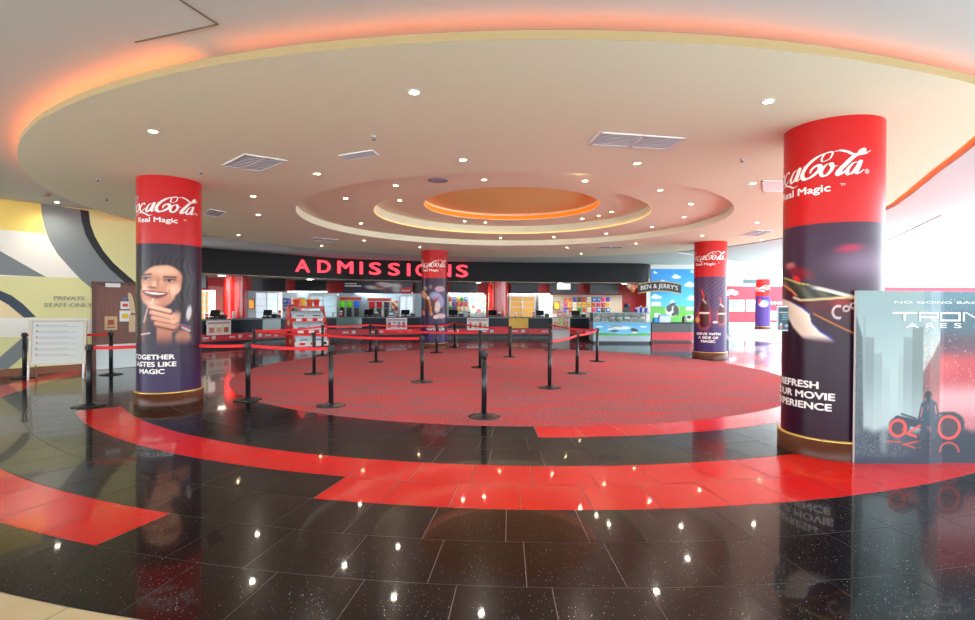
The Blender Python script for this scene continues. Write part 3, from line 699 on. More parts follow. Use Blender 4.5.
# ------------------------------------------------------------------ stanchions and belts
ST = {  # id: (base px, base py, label)
 'a': (24.5, 377.5, 'black belt stanchion half hidden behind the white notice board'),
 'b': (89, 406, 'black stanchion on the left nearest the left column, carrying two belts'),
 'c': (111, 374.5, 'black stanchion in front of the brown door with a tan sign on top'),
 'd': (248, 400, 'black stanchion at the left edge of the carpet, right of the left column'),
 'e': (254, 366, 'black stanchion on the dark tiles by the left counter, behind the carpet edge'),
 'f': (314, 374, 'black stanchion on the carpet directly in front of the snack display rack'),
 'g': (322.5, 355.5, 'black stanchion just behind the carpet, right of the snack display rack'),
 'h': (331, 406, 'black stanchion at the front left of the carpet, right end of the nearest belt'),
 'i': (370, 351.5, 'black stanchion at the rear of the carpet, left of the column by the sign'),
 'j': (376, 362, 'black stanchion on the rear left of the carpet, left end of the long rear belt'),
 'k': (422, 382, 'black stanchion in the middle of the carpet below the admissions column'),
 'l': (436.5, 353, 'black stanchion directly before the column in front of the sign'),
 'm': (454.5, 346.5, 'rearmost black stanchion right of the column in front of the sign'),
 'n': (480, 367.5, 'black stanchion mid carpet, behind the tallest free standing one'),
 'o': (484, 417, 'nearest black stanchion alone at the front of the carpet without a belt'),
 'p': (510, 357, 'black stanchion at the rear of the carpet by the yellow counter panel'),
 'q': (549.5, 388, 'black stanchion on the right of the carpet, front of the slanting belt'),
 'r': (550, 350, 'black stanchion hidden behind the one at the front of the slanting belt'),
 's': (577, 373.5, 'black stanchion in the middle of the slanting belt on the right'),
 't': (597, 361.5, 'black stanchion in front of the ice cream freezer, end of the slanting belt')}
SP_ = {k: atz(x, y, 0) for k, (x, y, l) in ST.items()}
BELTS = [('a', 'c', 'red belt running behind the white notice board to the stanchion at the door'), ('d', 'h', 'nearest red belt along the front left edge of the carpet'),
 ('e', 'g', 'upper red belt crossing in front of the snack display rack'), ('e', 'f', 'lower red belt crossing in front of the snack display rack'), ('f', 'k', 'long red belt ending at the middle carpet stanchion'),
 ('g', 'i', 'red belt before the glass counter section right of the snack rack'), ('j', 'n', 'long red belt crossing in front of the central column at mid carpet'), ('i', 'l', 'rear red belt ending at the stanchion before the central column'),
 ('l', 'm', 'short rising red belt at the foot of the central column'), ('m', 'p', 'rear red belt before the second red column and yellow panel'), ('q', 's', 'front half of the slanting red belt on the right of the carpet'),
 ('s', 't', 'rear half of the slanting red belt ending before the ice cream freezer'), ('r', 't', 'rear right red belt level with the top of the counter stripe')]
st0 = None
for k, (px, py, lab) in ST.items():
    p = SP_[k]
    if st0 is None:
        t = st0 = thing('stanchion', lab, 'stanchion', p, 'queue barrier stanchions')
        x, y = p.x, p.y
        a = MB(); a.lathe(x, y, [(0, .001), (.235, .001), (.24, .012), (.2, .024), (.07, .034), (.06, .05), (0, .05)], 40); a.build('base', mat('base_metal', (40, 40, 44), .25, .3), t)
        a = MB(); a.cyl(x, y, .05, .9, .041, 24); a.build('post', M_black, t)
        a = MB(); a.lathe(x, y, [(.041, .9), (.047, .905), (.047, .985), (.04, 1.0), (0, 1.0)], 24)
        for ang in range(4):
            ca, sa = math.cos(ang*PI/2), math.sin(ang*PI/2); a.obox((x, y, 0), (ca, sa, 0), (-sa, ca, 0), .04, .056, -.02, .02, .915, .975)
        a.build('belt_head', mat('head_plastic', (28, 28, 32), .5), t)
    else: t = dup(st0, p, lab, 'queue barrier stanchions'); 
    t.name = 'stanchion'
def belt(A2, B2, lab):
    a = MB(); d = (B2-A2).normalized(); n = 14; L_ = (B2-A2).length; sag = .012*L_; nn = Vector((-d.y, d.x, 0))*.002; vs = []
    for i in range(n+1):
        u = i/n; q = A2.lerp(B2, u); zc = .945 - sag*4*u*(1-u)
        for off in (-1, 1):
            vs.append((q.x+nn.x*off, q.y+nn.y*off, zc-.027)); vs.append((q.x+nn.x*off, q.y+nn.y*off, zc+.027))
    fs = []
    for i in range(n):
        b0, b1 = 4*i, 4*i+4
        fs += [(b0, b1, b1+1, b0+1), (b0+2, b0+3, b1+3, b1+2), (b0+1, b1+1, b1+3, b0+3), (b0, b0+2, b1+2, b1)]
    a.add(vs, fs); tag(a.build('barrier_belt', M_beltred), lab, 'belt', 'red barrier belts')
for k, j, lab in BELTS:
    A, B = SP_[k], SP_[j]; d = (B-A).normalized(); belt(A + d*.057, B - d*.057, lab)
LC = Vector((-5.47, 9.13, 0))
for k, lab in (('b', 'red belt from the leftmost front stanchion to the left column'), ('d', 'red belt from the left column to the stanchion at the left carpet edge')):
    A = SP_[k]; d = (LC-A); L_ = d.length; d.normalize(); belt(A + d*.057, A + d*(L_-.487), lab)
p = SP_['c']; a = MB(); dd = Vector((p.x, p.y, 0)).normalized(); sx_ = Vector((dd.y, -dd.x, 0))
t = thing('sign_holder', 'small tan notice in a holder on top of the stanchion before the door', 'sign', (p.x, p.y, 1.0))
a.obox(p, sx_, dd, -.012, .012, -.012, .012, 1.0, 1.04); a.build('bracket', M_black, t)
a = MB(); a.obox(p, sx_, dd, -.12, .12, -.01, .01, 1.04, 1.36, 0, (196, 160, 120)); a.obox(p, sx_, dd, -.06, .06, -.013, -.01, 1.16, 1.28, 0, (150, 70, 50)); a.obox(p, sx_, dd, -.08, .08, -.013, -.01, 1.09, 1.12, 0, (120, 96, 74)); a.build('notice_card', M_printm, t)

# ------------------------------------------------------------------ concession: curves
CF = [(195,19.7),(240,21.2),(270,22.3),(300,23.4),(330,24.4),(365,25.25),(400,25.8),(460,26.5),(520,26.8),(560,26.9),(605,26.9)]
FA = [(180,20.6),(203,22.2),(256,23.9),(321,26.2),(350,27.2),(400,28.0),(450,28.4),(520,28.8),(655,28.75)]
def ycf(px): return interp(CF, px)
def yfa(px): return interp(FA, px)
def ray_x(px, Y): return (px-487.5)/F*Y
def cpt(px, off=0.):     # point on the counter front line, off = distance behind it
    Y = ycf(px); q = Vector((ray_x(px, Y), Y, 0)); a, b = px-4, px+4
    t_ = Vector((ray_x(b, ycf(b)) - ray_x(a, ycf(a)), ycf(b)-ycf(a), 0)).normalized(); n_ = Vector((-t_.y, t_.x, 0))
    return q + n_*off
def strip(mb, px0, px1, o0, o1, z0, z1, mi=0, n=6):
    A = [cpt(px0 + (px1-px0)*k/n, o0) for k in range(n+1)]; B = [cpt(px0 + (px1-px0)*k/n, o1) for k in range(n+1)]
    vs = []
    for a_, b_ in zip(A, B): vs += [(a_.x,a_.y,z0),(b_.x,b_.y,z0),(b_.x,b_.y,z1),(a_.x,a_.y,z1)]
    fs = [(0,1,2,3), (4*n+3,4*n+2,4*n+1,4*n)]
    for k in range(n):
        o_ = 4*k; fs += [(o_, o_+4, o_+5, o_+1), (o_+1, o_+5, o_+6, o_+2), (o_+2, o_+6, o_+7, o_+3), (o_+3, o_+7, o_+4, o_)]
    mb.add(vs, fs, mi)
def logo_marks(mb, px, w, zc, h, o):
    strip(mb, px-w, px+w, o-.004, o-.001, zc-h, zc+h, 0, 3)
CT = 1.08
units = [(196, 249, 'dark', 'dark counter cabinet at the far left, under the red column behind'), (249.3, 262, 'dark', 'narrow dark counter cabinet left of the glass front section'), (262.3, 281, 'glass', 'glass fronted counter section left of the snack display rack'),
         (281.3, 336, 'dark', 'dark counter cabinet behind the snack display rack'), (336.3, 362, 'glass', 'glass fronted counter section right of the snack display rack'), (362.3, 420, 'dark', 'dark counter cabinet left of the column before the sign'),
         (420.3, 466, 'dark', 'dark counter cabinet just right of the column before the sign'), (466.3, 508.5, 'dark', 'dark counter cabinet below the second red column behind'), (508.8, 528.5, 'yellow', 'counter section with a yellow front panel'),
         (528.8, 568, 'dark', 'dark counter cabinet right of the yellow panel'), (568.3, 598, 'dark', 'dark counter cabinet beside the ice cream freezer')]
for x0, x1, kd, lab in units:
    c = cpt((x0+x1)/2, .35); t = thing('counter_cabinet', lab, 'counter', c, 'concession counter units')
    a = MB(); strip(a, x0, x1, .03, .72, .12, CT-.05); a.build('body', M_dark, t)
    a = MB(); strip(a, x0, x1, .07, .7, 0, .12); a.build('kickboard', mat('kick_black', (18, 18, 20), .3), t)
    a = MB(); strip(a, x0+.1, x1-.1, 0, .028, .22, .50); rp = a.build('red_panel', M_redlam, t)
    a = MB(); nlog = max(1, int((x1-x0)/22))
    for k in range(nlog):
        pc = x0 + (x1-x0)*(k+.5)/nlog; logo_marks(a, pc-3.5, 3.0, .36, .035, 0); logo_marks(a, pc+4.5, 1.9, .37, .07, 0)
    a.build('logo_patch', mat('panel_logo_grey', (206, 200, 206), .5), rp)
    if kd == 'yellow':
        a = MB(); strip(a, x0+.2, x1-.2, -.01, .028, .52, CT-.06); a.build('yellow_panel', mat('yellow_panel', (236, 186, 74), .5), t)
    if kd == 'glass':
        a = MB(); strip(a, x0+.2, x1-.2, -.004, .028, .54, CT-.06); a.build('glass_front', mat('green_glass', (106, 140, 140), .1), t)
a = MB(); strip(a, 195.5, 599, -.06, .8, CT-.05, CT, 0, 40); strip(a, 195.5, 599, -.065, -.06, CT-.055, CT-.005, 1, 40)
o = a.build('worktop', [mat('worktop_grey', (60, 74, 86), .2), mat('worktop_edge', (104, 118, 130), .3)]); tag(o, 'continuous grey worktop along the dark concession counter', 'worktop')

# fascia + sign
fp = [(-12.9,20.7),(-11.9,22.25),(-10.4,23.9),(-8.2,26.2),(-7.05,27.2),(-4.6,27.95),(-2,28.4),(1.76,28.8),(5.0,28.85),(7.6,28.85),(8.4,28.95),(8.85,29.3),(9.0,29.8),(9.05,30.6)]
fc = crom(fp, 6)
ZF0, ZF1 = 2.95, HO-.006
fa = MB(); n = len(fc); vs = []
for k, (x, y) in enumerate(fc):
    a_, b_ = fc[max(0, k-1)], fc[min(n-1, k+1)]; d = Vector((b_[0]-a_[0], b_[1]-a_[1], 0)).normalized(); nn = Vector((-d.y, d.x, 0))*.2
    vs += [(x, y, ZF0), (x+nn.x, y+nn.y, ZF0), (x+nn.x, y+nn.y, ZF1), (x, y, ZF1)]
fs = [(0,1,2,3), (4*n-1,4*n-2,4*n-3,4*n-4)]
for k in range(n-1):
    o_ = 4*k; fs += [(o_, o_+4, o_+5, o_+1), (o_+1, o_+5, o_+6, o_+2), (o_+2, o_+6, o_+7, o_+3), (o_+3, o_+7, o_+4, o_)]
fa.add(vs, fs, 0, None, False)
M_fascia = mat('black_fascia', (13, 13, 16), .4, spec=.2)
ft = thing('sign_fascia', 'long curved black fascia above the counters carrying the lit admissions letters', 'sign', (0, 28.5, ZF0))
fa.build('fascia_board', M_fascia, ft)
sd = MB()
vs = []
for k, (x, y) in enumerate(fc): vs += [(x, y, ZF0-.03), (x+(0 if 1 else 0), y+.16, ZF0-.03), (x, y+.16, ZF0), (x, y, ZF0)]
sd.add(vs, [f for f in fs]); sd.build('lower_lip', mat('lip_tan', (176, 160, 138), .5), ft)
M_neon = mat('neon_red', (255, 60, 74), .4, emit=1.7, ecol=(255, 52, 68)); M_bulb = mat('bulb_pink', (255, 190, 190), .4, emit=2.6, ecol=(255, 170, 170))
for ch, pa, pb_, pc in (('A',294.7,309.2,265.9),('D',317,330,266.6),('M',337,352.7,267.4),('I',359.6,362.8,268.1),('S',369,381,268.7),('S',388,399.8,269.3),('I',407,410.2,269.8),('O',415.5,430,270.2),('N',437,451,270.7),('S',456,468,271.1)):
    px = (pa+pb_)/2; Y = yfa(px); q = aty(px, pc, Y)
    a_, b_ = Vector((ray_x(pa, yfa(pa)), yfa(pa), 0)), Vector((ray_x(pb_, yfa(pb_)), yfa(pb_), 0)); d = (b_-a_).normalized(); nn = Vector((d.y, -d.x, 0))
    vs, fs_ = text_geo(ch, .86, .018, 1.2, 'CENTER', .03)
    xs = [v[0] for v in vs]; ys = [v[1] for v in vs]; ym = (min(ys)+max(ys))/2; xm = (min(xs)+max(xs))/2
    kx = (b_-a_).length/(max(xs)-min(xs)); ky = 12.3/F*Y/(max(ys)-min(ys))
    a = MB(); a.add([q + d*(x-xm)*kx + Vector((0, 0, (y-ym)*ky)) + nn*(z+.06) for x, y, z in vs], fs_)
    lo = a.build('letter', M_neon, ft)
# lights recessed in the fascia lip
for k, (px, py) in enumerate(((222, 272.8), (310, 276.5), (478, 281), (560.5, 281), (624, 281))):
    Y = yfa(px)+.45; X = ray_x(px, Y); spot((X, Y, ZF0-.08), 480, 160, .15, (1, .97, .9)); t = thing('counter_downlight', 'flat lit lamp under the black fascia, %s from the left' % ordinal(k), 'downlight', (X, Y, ZF0-.035), 'lamps under the fascia')
    a = MB(); a.lathe(X, Y, [(.2, ZF0-.035), (.2, ZF0-.06), (.16, ZF0-.065)], 20); a.build('rim', M_white, t)
    a = MB(); a.lathe(X, Y, [(.16, ZF0-.06), (0, ZF0-.066)], 20); a.build('lens', mat('lamp_soft', (255, 250, 235), .4, emit=22, ecol=(255, 246, 226)), t)
# back wall + soffit of the concession
bk = [(-17.2, 23.0), (-14.4, 25.6), (-11.5, 28.4), (-8.2, 30.3), (-3, 31.0), (2, 31.3), (9.4, 31.4)]
a = MB()
for (x0, y0), (x1, y1) in zip(bk, bk[1:]): wall_slab(a, Vector((x0, y0, 0)), Vector((x1, y1, 0)), .15, 0, HO-.006)
struct('wall_back', a, [M_red])
a = MB(); bs = crom(bk, 5); vs = []
sf = [(x, y) for x, y in fc] ; m_ = len(sf)
for k in range(m_):
    x, y = sf[k]; u = k/(m_-1)*(len(bs)-1); i = min(int(u), len(bs)-2); w = u-i
    bx, by = bs[i][0]*(1-w)+bs[i+1][0]*w, bs[i][1]*(1-w)+bs[i+1][1]*w
    vs += [(x, y+.17, ZF0-.002), (bx, by, ZF0-.002)]
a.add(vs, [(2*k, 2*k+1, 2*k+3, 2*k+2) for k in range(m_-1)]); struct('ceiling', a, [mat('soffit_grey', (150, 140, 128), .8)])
def ybk(px): return interp([(195, 24.2), (256, 26.5), (321, 29.3), (350, 29.9), (400, 30.6), (450, 30.9), (520, 31.2), (660, 31.35)], px)
def pbx(mb, x0, x1, y0, y1, Y, d, mi=0, col=None):
    """axis aligned box whose front face spans the given directions at distance Y"""
    a_ = aty(x0, (y0+y1)/2, Y); b_ = aty(x1, (y0+y1)/2, Y); xm = (x0+x1)/2
    mb.box(a_.x, b_.x, Y, Y+d, aty(xm, y1, Y).z, aty(xm, y0, Y).z, mi, col); return mb
def ctr(x0, x1, y1, Y): return aty((x0+x1)/2, y1, Y)
# pale splashbacks
for spans, mt, lab in ((((248, 343), (343, 486)), mat('splash_steel', (176, 196, 208), .4), 'pale steel splashback along the wall left of the second red column'), (((508, 622),), mat('splash_mosaic', (196, 176, 156), .5), 'beige mosaic splashback along the wall right of the second red column')):
    a = MB()
    for x0, x1 in spans:
        n = 6
        for k in range(n):
            q0, q1 = x0+(x1-x0)*k/n, x0+(x1-x0)*(k+1)/n; Y0, Y1 = ybk(q0)-.32, ybk(q1)-.32
            A_, B_ = Vector((ray_x(q0, Y0), Y0, 0)), Vector((ray_x(q1, Y1), Y1, 0)); wall_slab(a, A_, B_, .06, .9, 2.3)
    tag(a.build('splashback', mt), lab, 'splashback')
# strip lights above the splashback
for k, (x0, x1) in enumerate(((287, 326), (345, 412), (448, 484), (509, 550))):
    Y = ybk((x0+x1)/2)-.75; q = ctr(x0, x1, 294, Y); t = thing('strip_light', 'bright white strip light under the back wall screens, %s from the left' % ordinal(k), 'light', q, 'strip lights behind the counters')
    a = MB(); a.box(ray_x(x0, Y), ray_x(x1, Y), Y+.03, Y+.3, 2.335, 2.36); a.build('housing', M_white, t)
    a = MB(); a.box(ray_x(x0, Y)+.02, ray_x(x1, Y)-.02, Y+.06, Y+.2, 2.31, 2.335); a.build('tube', M_tube, t)
# back worktop
a = MB(); n = 30; A = []; B = []
for k in range(n+1):
    px = 196 + (622-196)*k/n; Y = ybk(px); wd_ = 1.9 if px < 340 else 1.15; A.append((ray_x(px, Y-wd_), Y-wd_)); B.append((ray_x(px, Y-.4), Y-.4))
for k in range(n):
    pm = 196+(622-196)*(k+.5)/n
    if 214 < pm < 256 or 480 < pm < 515: continue
    a.prism([A[k], A[k+1], B[k+1], B[k]], .86, .9)
    a.prism([(A[k][0], A[k][1]+.05), (A[k+1][0], A[k+1][1]+.05), B[k+1], B[k]], 0, .86, 1)
tag(a.build('back_worktop', [M_steel, M_dark]), 'low steel worktop running behind the counters under the machines', 'worktop')

# menu screens
for x0, x1, y0, y1, lab in ((252,285.5,275,291,'dark wall screen first from the left above the counters'),(295,326,277,291.2,'dark wall screen above the snack display rack'),(451,478,281,293.2,'dark wall screen right of the column before the sign'),
                           (511,538,281,293.6,'dark wall screen above the warm popcorn cabinet'),(549.5,577.5,281,293.6,'wall screen showing a pale picture'),(590,618.5,281,293.8,'dark wall screen above the ice cream freezer'),(196,206,274,288,'dark wall screen partly hidden by the left column'),(413,421,281,293,'narrow dark wall screen just left of the column before the sign')):
    xm = (x0+x1)/2; Y = ybk(xm)-.8; q = ctr(x0, x1, y1, Y); t = thing('menu_screen', lab, 'screen', q, 'menu screens above the counters')
    a = MB(); pbx(a, x0, x1, y0, y1, Y, .08); z1 = max(v[2] for v in a.v)
    if z1 > ZF0-.02: a.v = [(x, y, min(z, ZF0-.02)) for x, y, z in a.v]
    a.build('casing', mat('screen_casing', (24, 26, 30), .35), t)
    b = MB(); pbx(b, x0+.8, x1-.8, y0+.8, y1-.8, Y-.006, .006); b.v = [(x, y, min(z, ZF0-.05)) for x, y, z in b.v]; sc_ = b.build('display', M_screen, t)
    if x0 == 549.5:
        c = MB(); pbx(c, 557, 570.5, 283.6, 289.5, Y-.012, .006); c.build('picture', mat('screen_picture', (214, 222, 214), .4, emit=.7), sc_)
    w = MB(); w.box(q.x-.05, q.x+.05, Y+.08, Y+.5, (q.z+2.85)/2-.1, (q.z+2.85)/2+.1); w.build('wall_bracket', M_black, t)
# promotional banner with a red tile
Y = 29.0; q = ctr(343, 412, 293, Y); t = thing('promotional_banner', 'wide purple banner with a food print and a small red tile, under the sign', 'banner', q)
def fbanner(u, v):
    c = mix((38, 30, 52), (70, 56, 88), u)
    for k in range(14): c = mix(c, [(196, 186, 190), (150, 60, 60), (236, 230, 220), (120, 100, 120)][k % 4], .7*el(u, v, .4+.42*hsh(k), .15+.7*hsh(k, 3), .06+.06*hsh(k, 5), .14, 20*hsh(k, 9), .5))
    c = mix(c, (240, 236, 230), max(el(u, v, .62, .75, .12, .2, 10, .5), el(u, v, .78, .5, .07, .35, 0, .6))*.7)
    return c
A_, B_ = aty(343, 293, Y), aty(412, 281, Y); z1 = min(B_.z, ZF0-.02)
a = MB(); a.box(A_.x, B_.x, Y, Y+.05, A_.z, z1); a.build('board', M_black, t)
a = MB(); raster(a, fbanner, lambda u, v: (A_.x+(B_.x-A_.x)*u, Y-.004, A_.z+(z1-A_.z)*v), 70, 14); pp = a.build('print', M_print, t)
a = MB()
for ln, py in (('GRAB AND', 284.3), ('TAKE BACK', 286.6)):
    if False: pass
a.box(A_.x+.1, A_.x+.75, Y-.009, Y-.005, z1-.16, z1-.1); a.box(A_.x+.1, A_.x+1.0, Y-.009, Y-.005, z1-.29, z1-.22); a.build('caption_bar', M_letter, pp)
a = MB(); pbx(a, 401, 411.3, 287.3, 293.2, Y-.02, .014); rt = a.build('red_tile', mat('banner_red', (222, 52, 44), .4), t)
a = MB(); g0 = aty(406.2, 290.4, Y-.025); logo_mesh(a, lambda x, y: (g0.x+.1+x, Y-.026, g0.z-.02+y), .36); a.build('logo', M_letter, rt)

# red columns behind the counters
for x0, x1, Y, lab in ((223.5, 247, 24.3, 'plain red round column behind the left counter'), (488, 508, 29.2, 'plain red round column right of the column before the sign')):
    xm = (x0+x1)/2; r = (x1-x0)/2/F*Y*.9 if xm < 300 else (x1-x0)/2/F*Y
    X = ray_x(xm, Y); a = MB(); t = thing('red_column', lab, 'column', (X, Y, 0), 'plain red columns')
    a.lathe(X, Y, [(r, 0.0), (r, ZF0-.004)], 48); a.build('shaft', mat('red_column_paint', (206, 26, 20), .22, coat=.4), t)
    a = MB(); a.lathe(X, Y, [(r+.02, 0), (r+.02, .12), (r, .12)], 48); a.build('base', M_black, t)
a = MB(); Y = 24.9; pbx(a, 208.5, 223, 286, 318, Y, .3); o = a.build('wall_pier', mat('brown_red_panel', (150, 62, 52), .6)); o.name = 'pier'
a2 = o; tag(o, 'brownish red pier just left of the left red column behind the counter', 'pier')
o.data.transform(Matrix.Identity(4))
zmin = min(v.co.z for v in o.data.vertices)
for v in o.data.vertices:
    if abs(v.co.z-zmin) < .01: v.co.z = 0

# ------------------------------------------------------------------ machines and goods behind the counters
def machine(name, label, cat, x0, x1, y0, y1, Y, d, fn, group=None):
    """an appliance standing on the back worktop (z .9)"""
    A_ = aty(x0, y1, Y); B_ = aty(x1, y0, Y); z0 = .9
    t = thing(name, label, cat, ((A_.x+B_.x)/2, Y+d/2, z0), group)
    fn(t, A_.x, B_.x, Y, Y+d, z0, B_.z); return t
def fridge(frame, inner):
    def fn(t, x0, x1, y0, y1, z0, z1):
        a = MB(); e = .05
        a.box(x0, x1, y0+.06, y1, z0, z1, 0); a.build('cabinet', frame, t)
        a = MB(); a.box(x0, x0+e, y0, y0+.06, z0, z1); a.box(x1-e, x1, y0, y0+.06, z0, z1); a.box(x0+e, x1-e, y0, y0+.06, z0, z0+e); a.box(x0+e, x1-e, y0, y0+.06, z1-e*1.6, z1)
        xm = (x0+x1)/2; a.box(xm-.02, xm+.02, y0, y0+.06, z0+e, z1-e); dr = a.build('door_frame', frame, t)
        a = MB(); a.box(x0+e, x1-e, y0+.045, y0+.059, z0+e, z1-e*1.6); a.build('interior', inner, t)
        for k in range(3):
            z = z0+e+(z1-z0-2*e)*(k+1)/4; a = MB(); a.box(x0+e, x1-e, y0+.02, y0+.045, z-.012, z+.012); a.build('shelf', M_steel, t)
    return fn
M_lit_white = mat('lit_interior', (226, 240, 246), .5, emit=.55, ecol=(214, 234, 246))
M_lit_warm = mat('lit_warm_interior', (206, 160, 84), .5, emit=.35, ecol=(230, 170, 80))
M_lit_grey = mat('lit_grey_interior', (150, 176, 190), .4, emit=.18, ecol=(170, 200, 220))
machine('drinks_fridge', 'white lit drinks fridge first from the left, beside the left red column', 'fridge', 255, 278, 291.5, 315, ybk(266)-1.75, .55, fridge(M_white, M_lit_white))
machine('food_warmer', 'steel glass food warmer behind the snack display rack', 'food warmer', 308.5, 337, 293.8, 314, ybk(322)-1.6, .55, fridge(M_steel, M_lit_grey))
machine('drinks_fridge', 'tall pale drinks fridge left of the column before the sign', 'fridge', 399.5, 413.5, 295.5, 314, ybk(406)-1.0, .55, fridge(M_white, M_lit_white))
machine('popcorn_cabinet', 'wide steel popcorn cabinet glowing yellow above the yellow counter panel', 'popcorn cabinet', 509.5, 535.5, 295.5, 317, ybk(522)-1.0, .6, fridge(M_steel, M_lit_warm))
machine('drinks_fridge', 'small white drinks fridge right of the yellow popcorn cabinet', 'fridge', 538.5, 552.5, 295.5, 315, ybk(545)-1.0, .55, fridge(M_white, M_lit_white))
machine('popcorn_cabinet', 'small white popcorn cabinet partly hidden by the left column', 'popcorn cabinet', 200, 209.5, 290, 314, ybk(205)-1.3, .5, fridge(M_white, M_lit_warm))
def slush(cols):
    def fn(t, x0, x1, y0, y1, z0, z1):
        a = MB(); a.box(x0, x1, y0+.2, y1, z0, z1); a.build('housing', M_steel, t)
        a = MB(); a.box(x0-.02, x1+.02, y0+.05, y0+.2, z1-.16, z1-.02); a.build('header', mat('slush_red', (220, 60, 44), .4, emit=.15), t)
        n = len(cols); w = (x1-x0)/n
        for k, c in enumerate(cols):
            xc = x0+w*(k+.5); a = MB(); zt_, zb_ = z1-.22, z1-.55
            a.cyl(xc, y0+.12, zb_, zt_, w*.36, 16); a.build('bowl', mat('slush_%d_%d_%d' % c, c, .25, emit=.25), t)
            a = MB(); a.box(xc-w*.3, xc+w*.3, y0+.05, y0+.2, z0, zb_-.02); a.box(xc-.03, xc+.03, y0+.01, y0+.05, zb_-.2, zb_-.06); a.build('dispenser', mat('dispenser_dark', (60, 62, 64), .4), t)
    return fn
machine('slush_machine', 'slush machine with green and blue bowls behind the glass counter section', 'drinks machine', 337.5, 360, 297, 316, ybk(349)-1.15, .5, slush([(120, 220, 40), (110, 210, 30), (40, 110, 220)]))
machine('soda_fountain', 'soda fountain with red bowls left of the small food picture', 'drinks machine', 367.5, 390, 298, 315, ybk(379)-1.05, .5, slush([(190, 30, 40), (170, 28, 44), (60, 50, 60)]))
def posters(name, label, cat, x0, x1, y0, y1, Y, fn, nx, ny, frame=None, on=None, th=.03, group=None, m=None):
    A_ = aty(x0, y1, Y); B_ = aty(x1, y0, Y)
    t = thing(name, label, cat, ((A_.x+B_.x)/2, Y, A_.z), group)
    a = MB(); a.box(A_.x, B_.x, Y, Y+th, A_.z, B_.z); a.build('frame', frame or M_white, t)
    e = .035; a = MB(); raster(a, fn, lambda u, v: (A_.x+e+(B_.x-A_.x-2*e)*u, Y-.004, A_.z+e+(B_.z-A_.z-2*e)*v), nx, ny); a.build('print', m or M_print, t)
    return t
def blobs(seed, bg, cols, n, s=.14):
    L = [(hsh(seed, k), hsh(seed+1, k), s*(.6+.8*hsh(seed+2, k)), cols[int(hsh(seed+3, k)*len(cols))]) for k in range(n)]
    def fn(u, v):
        c = bg
        for x, y, r, cc in L: c = mix(c, cc, .9*el(u, v, x, y, r, r, 0, .3))
        return c
    return fn
# food picture, green menu
posters('food_picture', 'small framed food picture right of the soda fountain', 'picture', 389, 398.5, 300, 311.5, ybk(394)-.42, blobs(3, (120, 40, 30), [(226, 170, 120), (206, 60, 40), (240, 220, 190)], 9), 14, 14)
posters('menu_board', 'green framed lit menu board left of the second red column', 'menu board', 469.5, 486, 296, 313.5, 29.6, blobs(11, (170, 214, 214), [(90, 160, 200), (206, 60, 50), (240, 240, 230), (90, 180, 90)], 16), 22, 22, mat('menu_green', (186, 214, 160), .5), m=M_lit)
# candy walls (individual hanging packets)
CC = [(214, 50, 40), (236, 190, 40), (40, 110, 190), (230, 120, 30), (60, 160, 80), (220, 80, 130), (240, 230, 210), (120, 60, 150), (30, 30, 36)]
CN = ['red', 'yellow', 'blue', 'orange', 'green', 'pink', 'cream', 'purple', 'black']
def packets(nrow, ncol, x0, x1, y0, y1, Y, where, seed, group):
    for r in range(nrow):
        for c in range(ncol):
            xx0 = x0+(x1-x0)*c/ncol+.3; xx1 = x0+(x1-x0)*(c+1)/ncol-.5; yy0 = y0+(y1-y0)*r/nrow+.3; yy1 = y0+(y1-y0)*(r+1)/nrow-.4
            k = int(hsh(seed+r*13, c*7+1)*len(CC)); col = CC[k]
            A_ = aty(xx0, yy1, Y); B_ = aty(xx1, yy0, Y); xm, zm = (A_.x+B_.x)/2, (A_.z+B_.z)/2; w, h = (B_.x-A_.x)/2, (B_.z-A_.z)/2
            a = MB(); pr_ = [(-1, -1), (1, -1), (.9, -.75), (.9, .7), (1, .8), (1, 1), (-1, 1), (-1, .8), (-.9, .7), (-.9, -.75)]
            vs = [(xm+w*p[0], Y, zm+h*p[1]) for p in pr_] + [(xm+w*p[0], Y+.05, zm+h*p[1]) for p in pr_] + [(xm, Y-.05, zm)]
            n = len(pr_); fs = [(i, (i+1) % n, 2*n) for i in range(n)] + [(i, i+n, (i+1) % n+n, (i+1) % n) for i in range(n)] + [tuple(range(n, 2*n))]
            a.add(vs, fs, 0, col); a.add([(xm-w*.5, Y-.055, zm-h*.2), (xm+w*.5, Y-.055, zm-h*.2), (xm+w*.4, Y-.055, zm+h*.3), (xm-w*.4, Y-.055, zm+h*.3)], [(0, 1, 2, 3)], 0, CC[(k+4) % len(CC)])
            o = a.build('snack_packet', M_printm); tag(o, '%s packet %s, %s row, %s along' % (CN[k], where, ['top', 'second', 'third'][r], ordinal(c)), 'snack packet', group)
def rack(label, x0, x1, y0, y1, Y, nrow):
    A_ = aty(x0, y1, Y); B_ = aty(x1, y0, Y); t = thing('display_shelf', label, 'shelf', ((A_.x+B_.x)/2, Y, A_.z))
    a = MB(); a.box(A_.x, B_.x, Y+.06, Y+.09, A_.z, B_.z); a.build('back_panel', mat('rack_panel', (180, 172, 168), .5), t)
    for r in range(nrow):
        z = A_.z + (B_.z-A_.z)*r/nrow; a = MB(); a.box(A_.x, B_.x, Y-.06, Y+.06, z-.012, z); a.build('rail', M_steel, t)
rack('snack shelf on the back wall between the first two screens', 272, 303, 297.5, 311.5, ybk(287)-.55, 2); packets(2, 8, 272.5, 302, 298, 311, ybk(287)-.55, 'on the left back shelf', 5, 'packets on the left back shelf')
rack('pink sweets shelf right of the column before the sign', 448, 468.5, 296, 312, ybk(458)-.5, 3); packets(3, 5, 448.5, 468, 296.5, 311.5, ybk(458)-.5, 'right of the column before the sign', 21, 'packets right of the column')
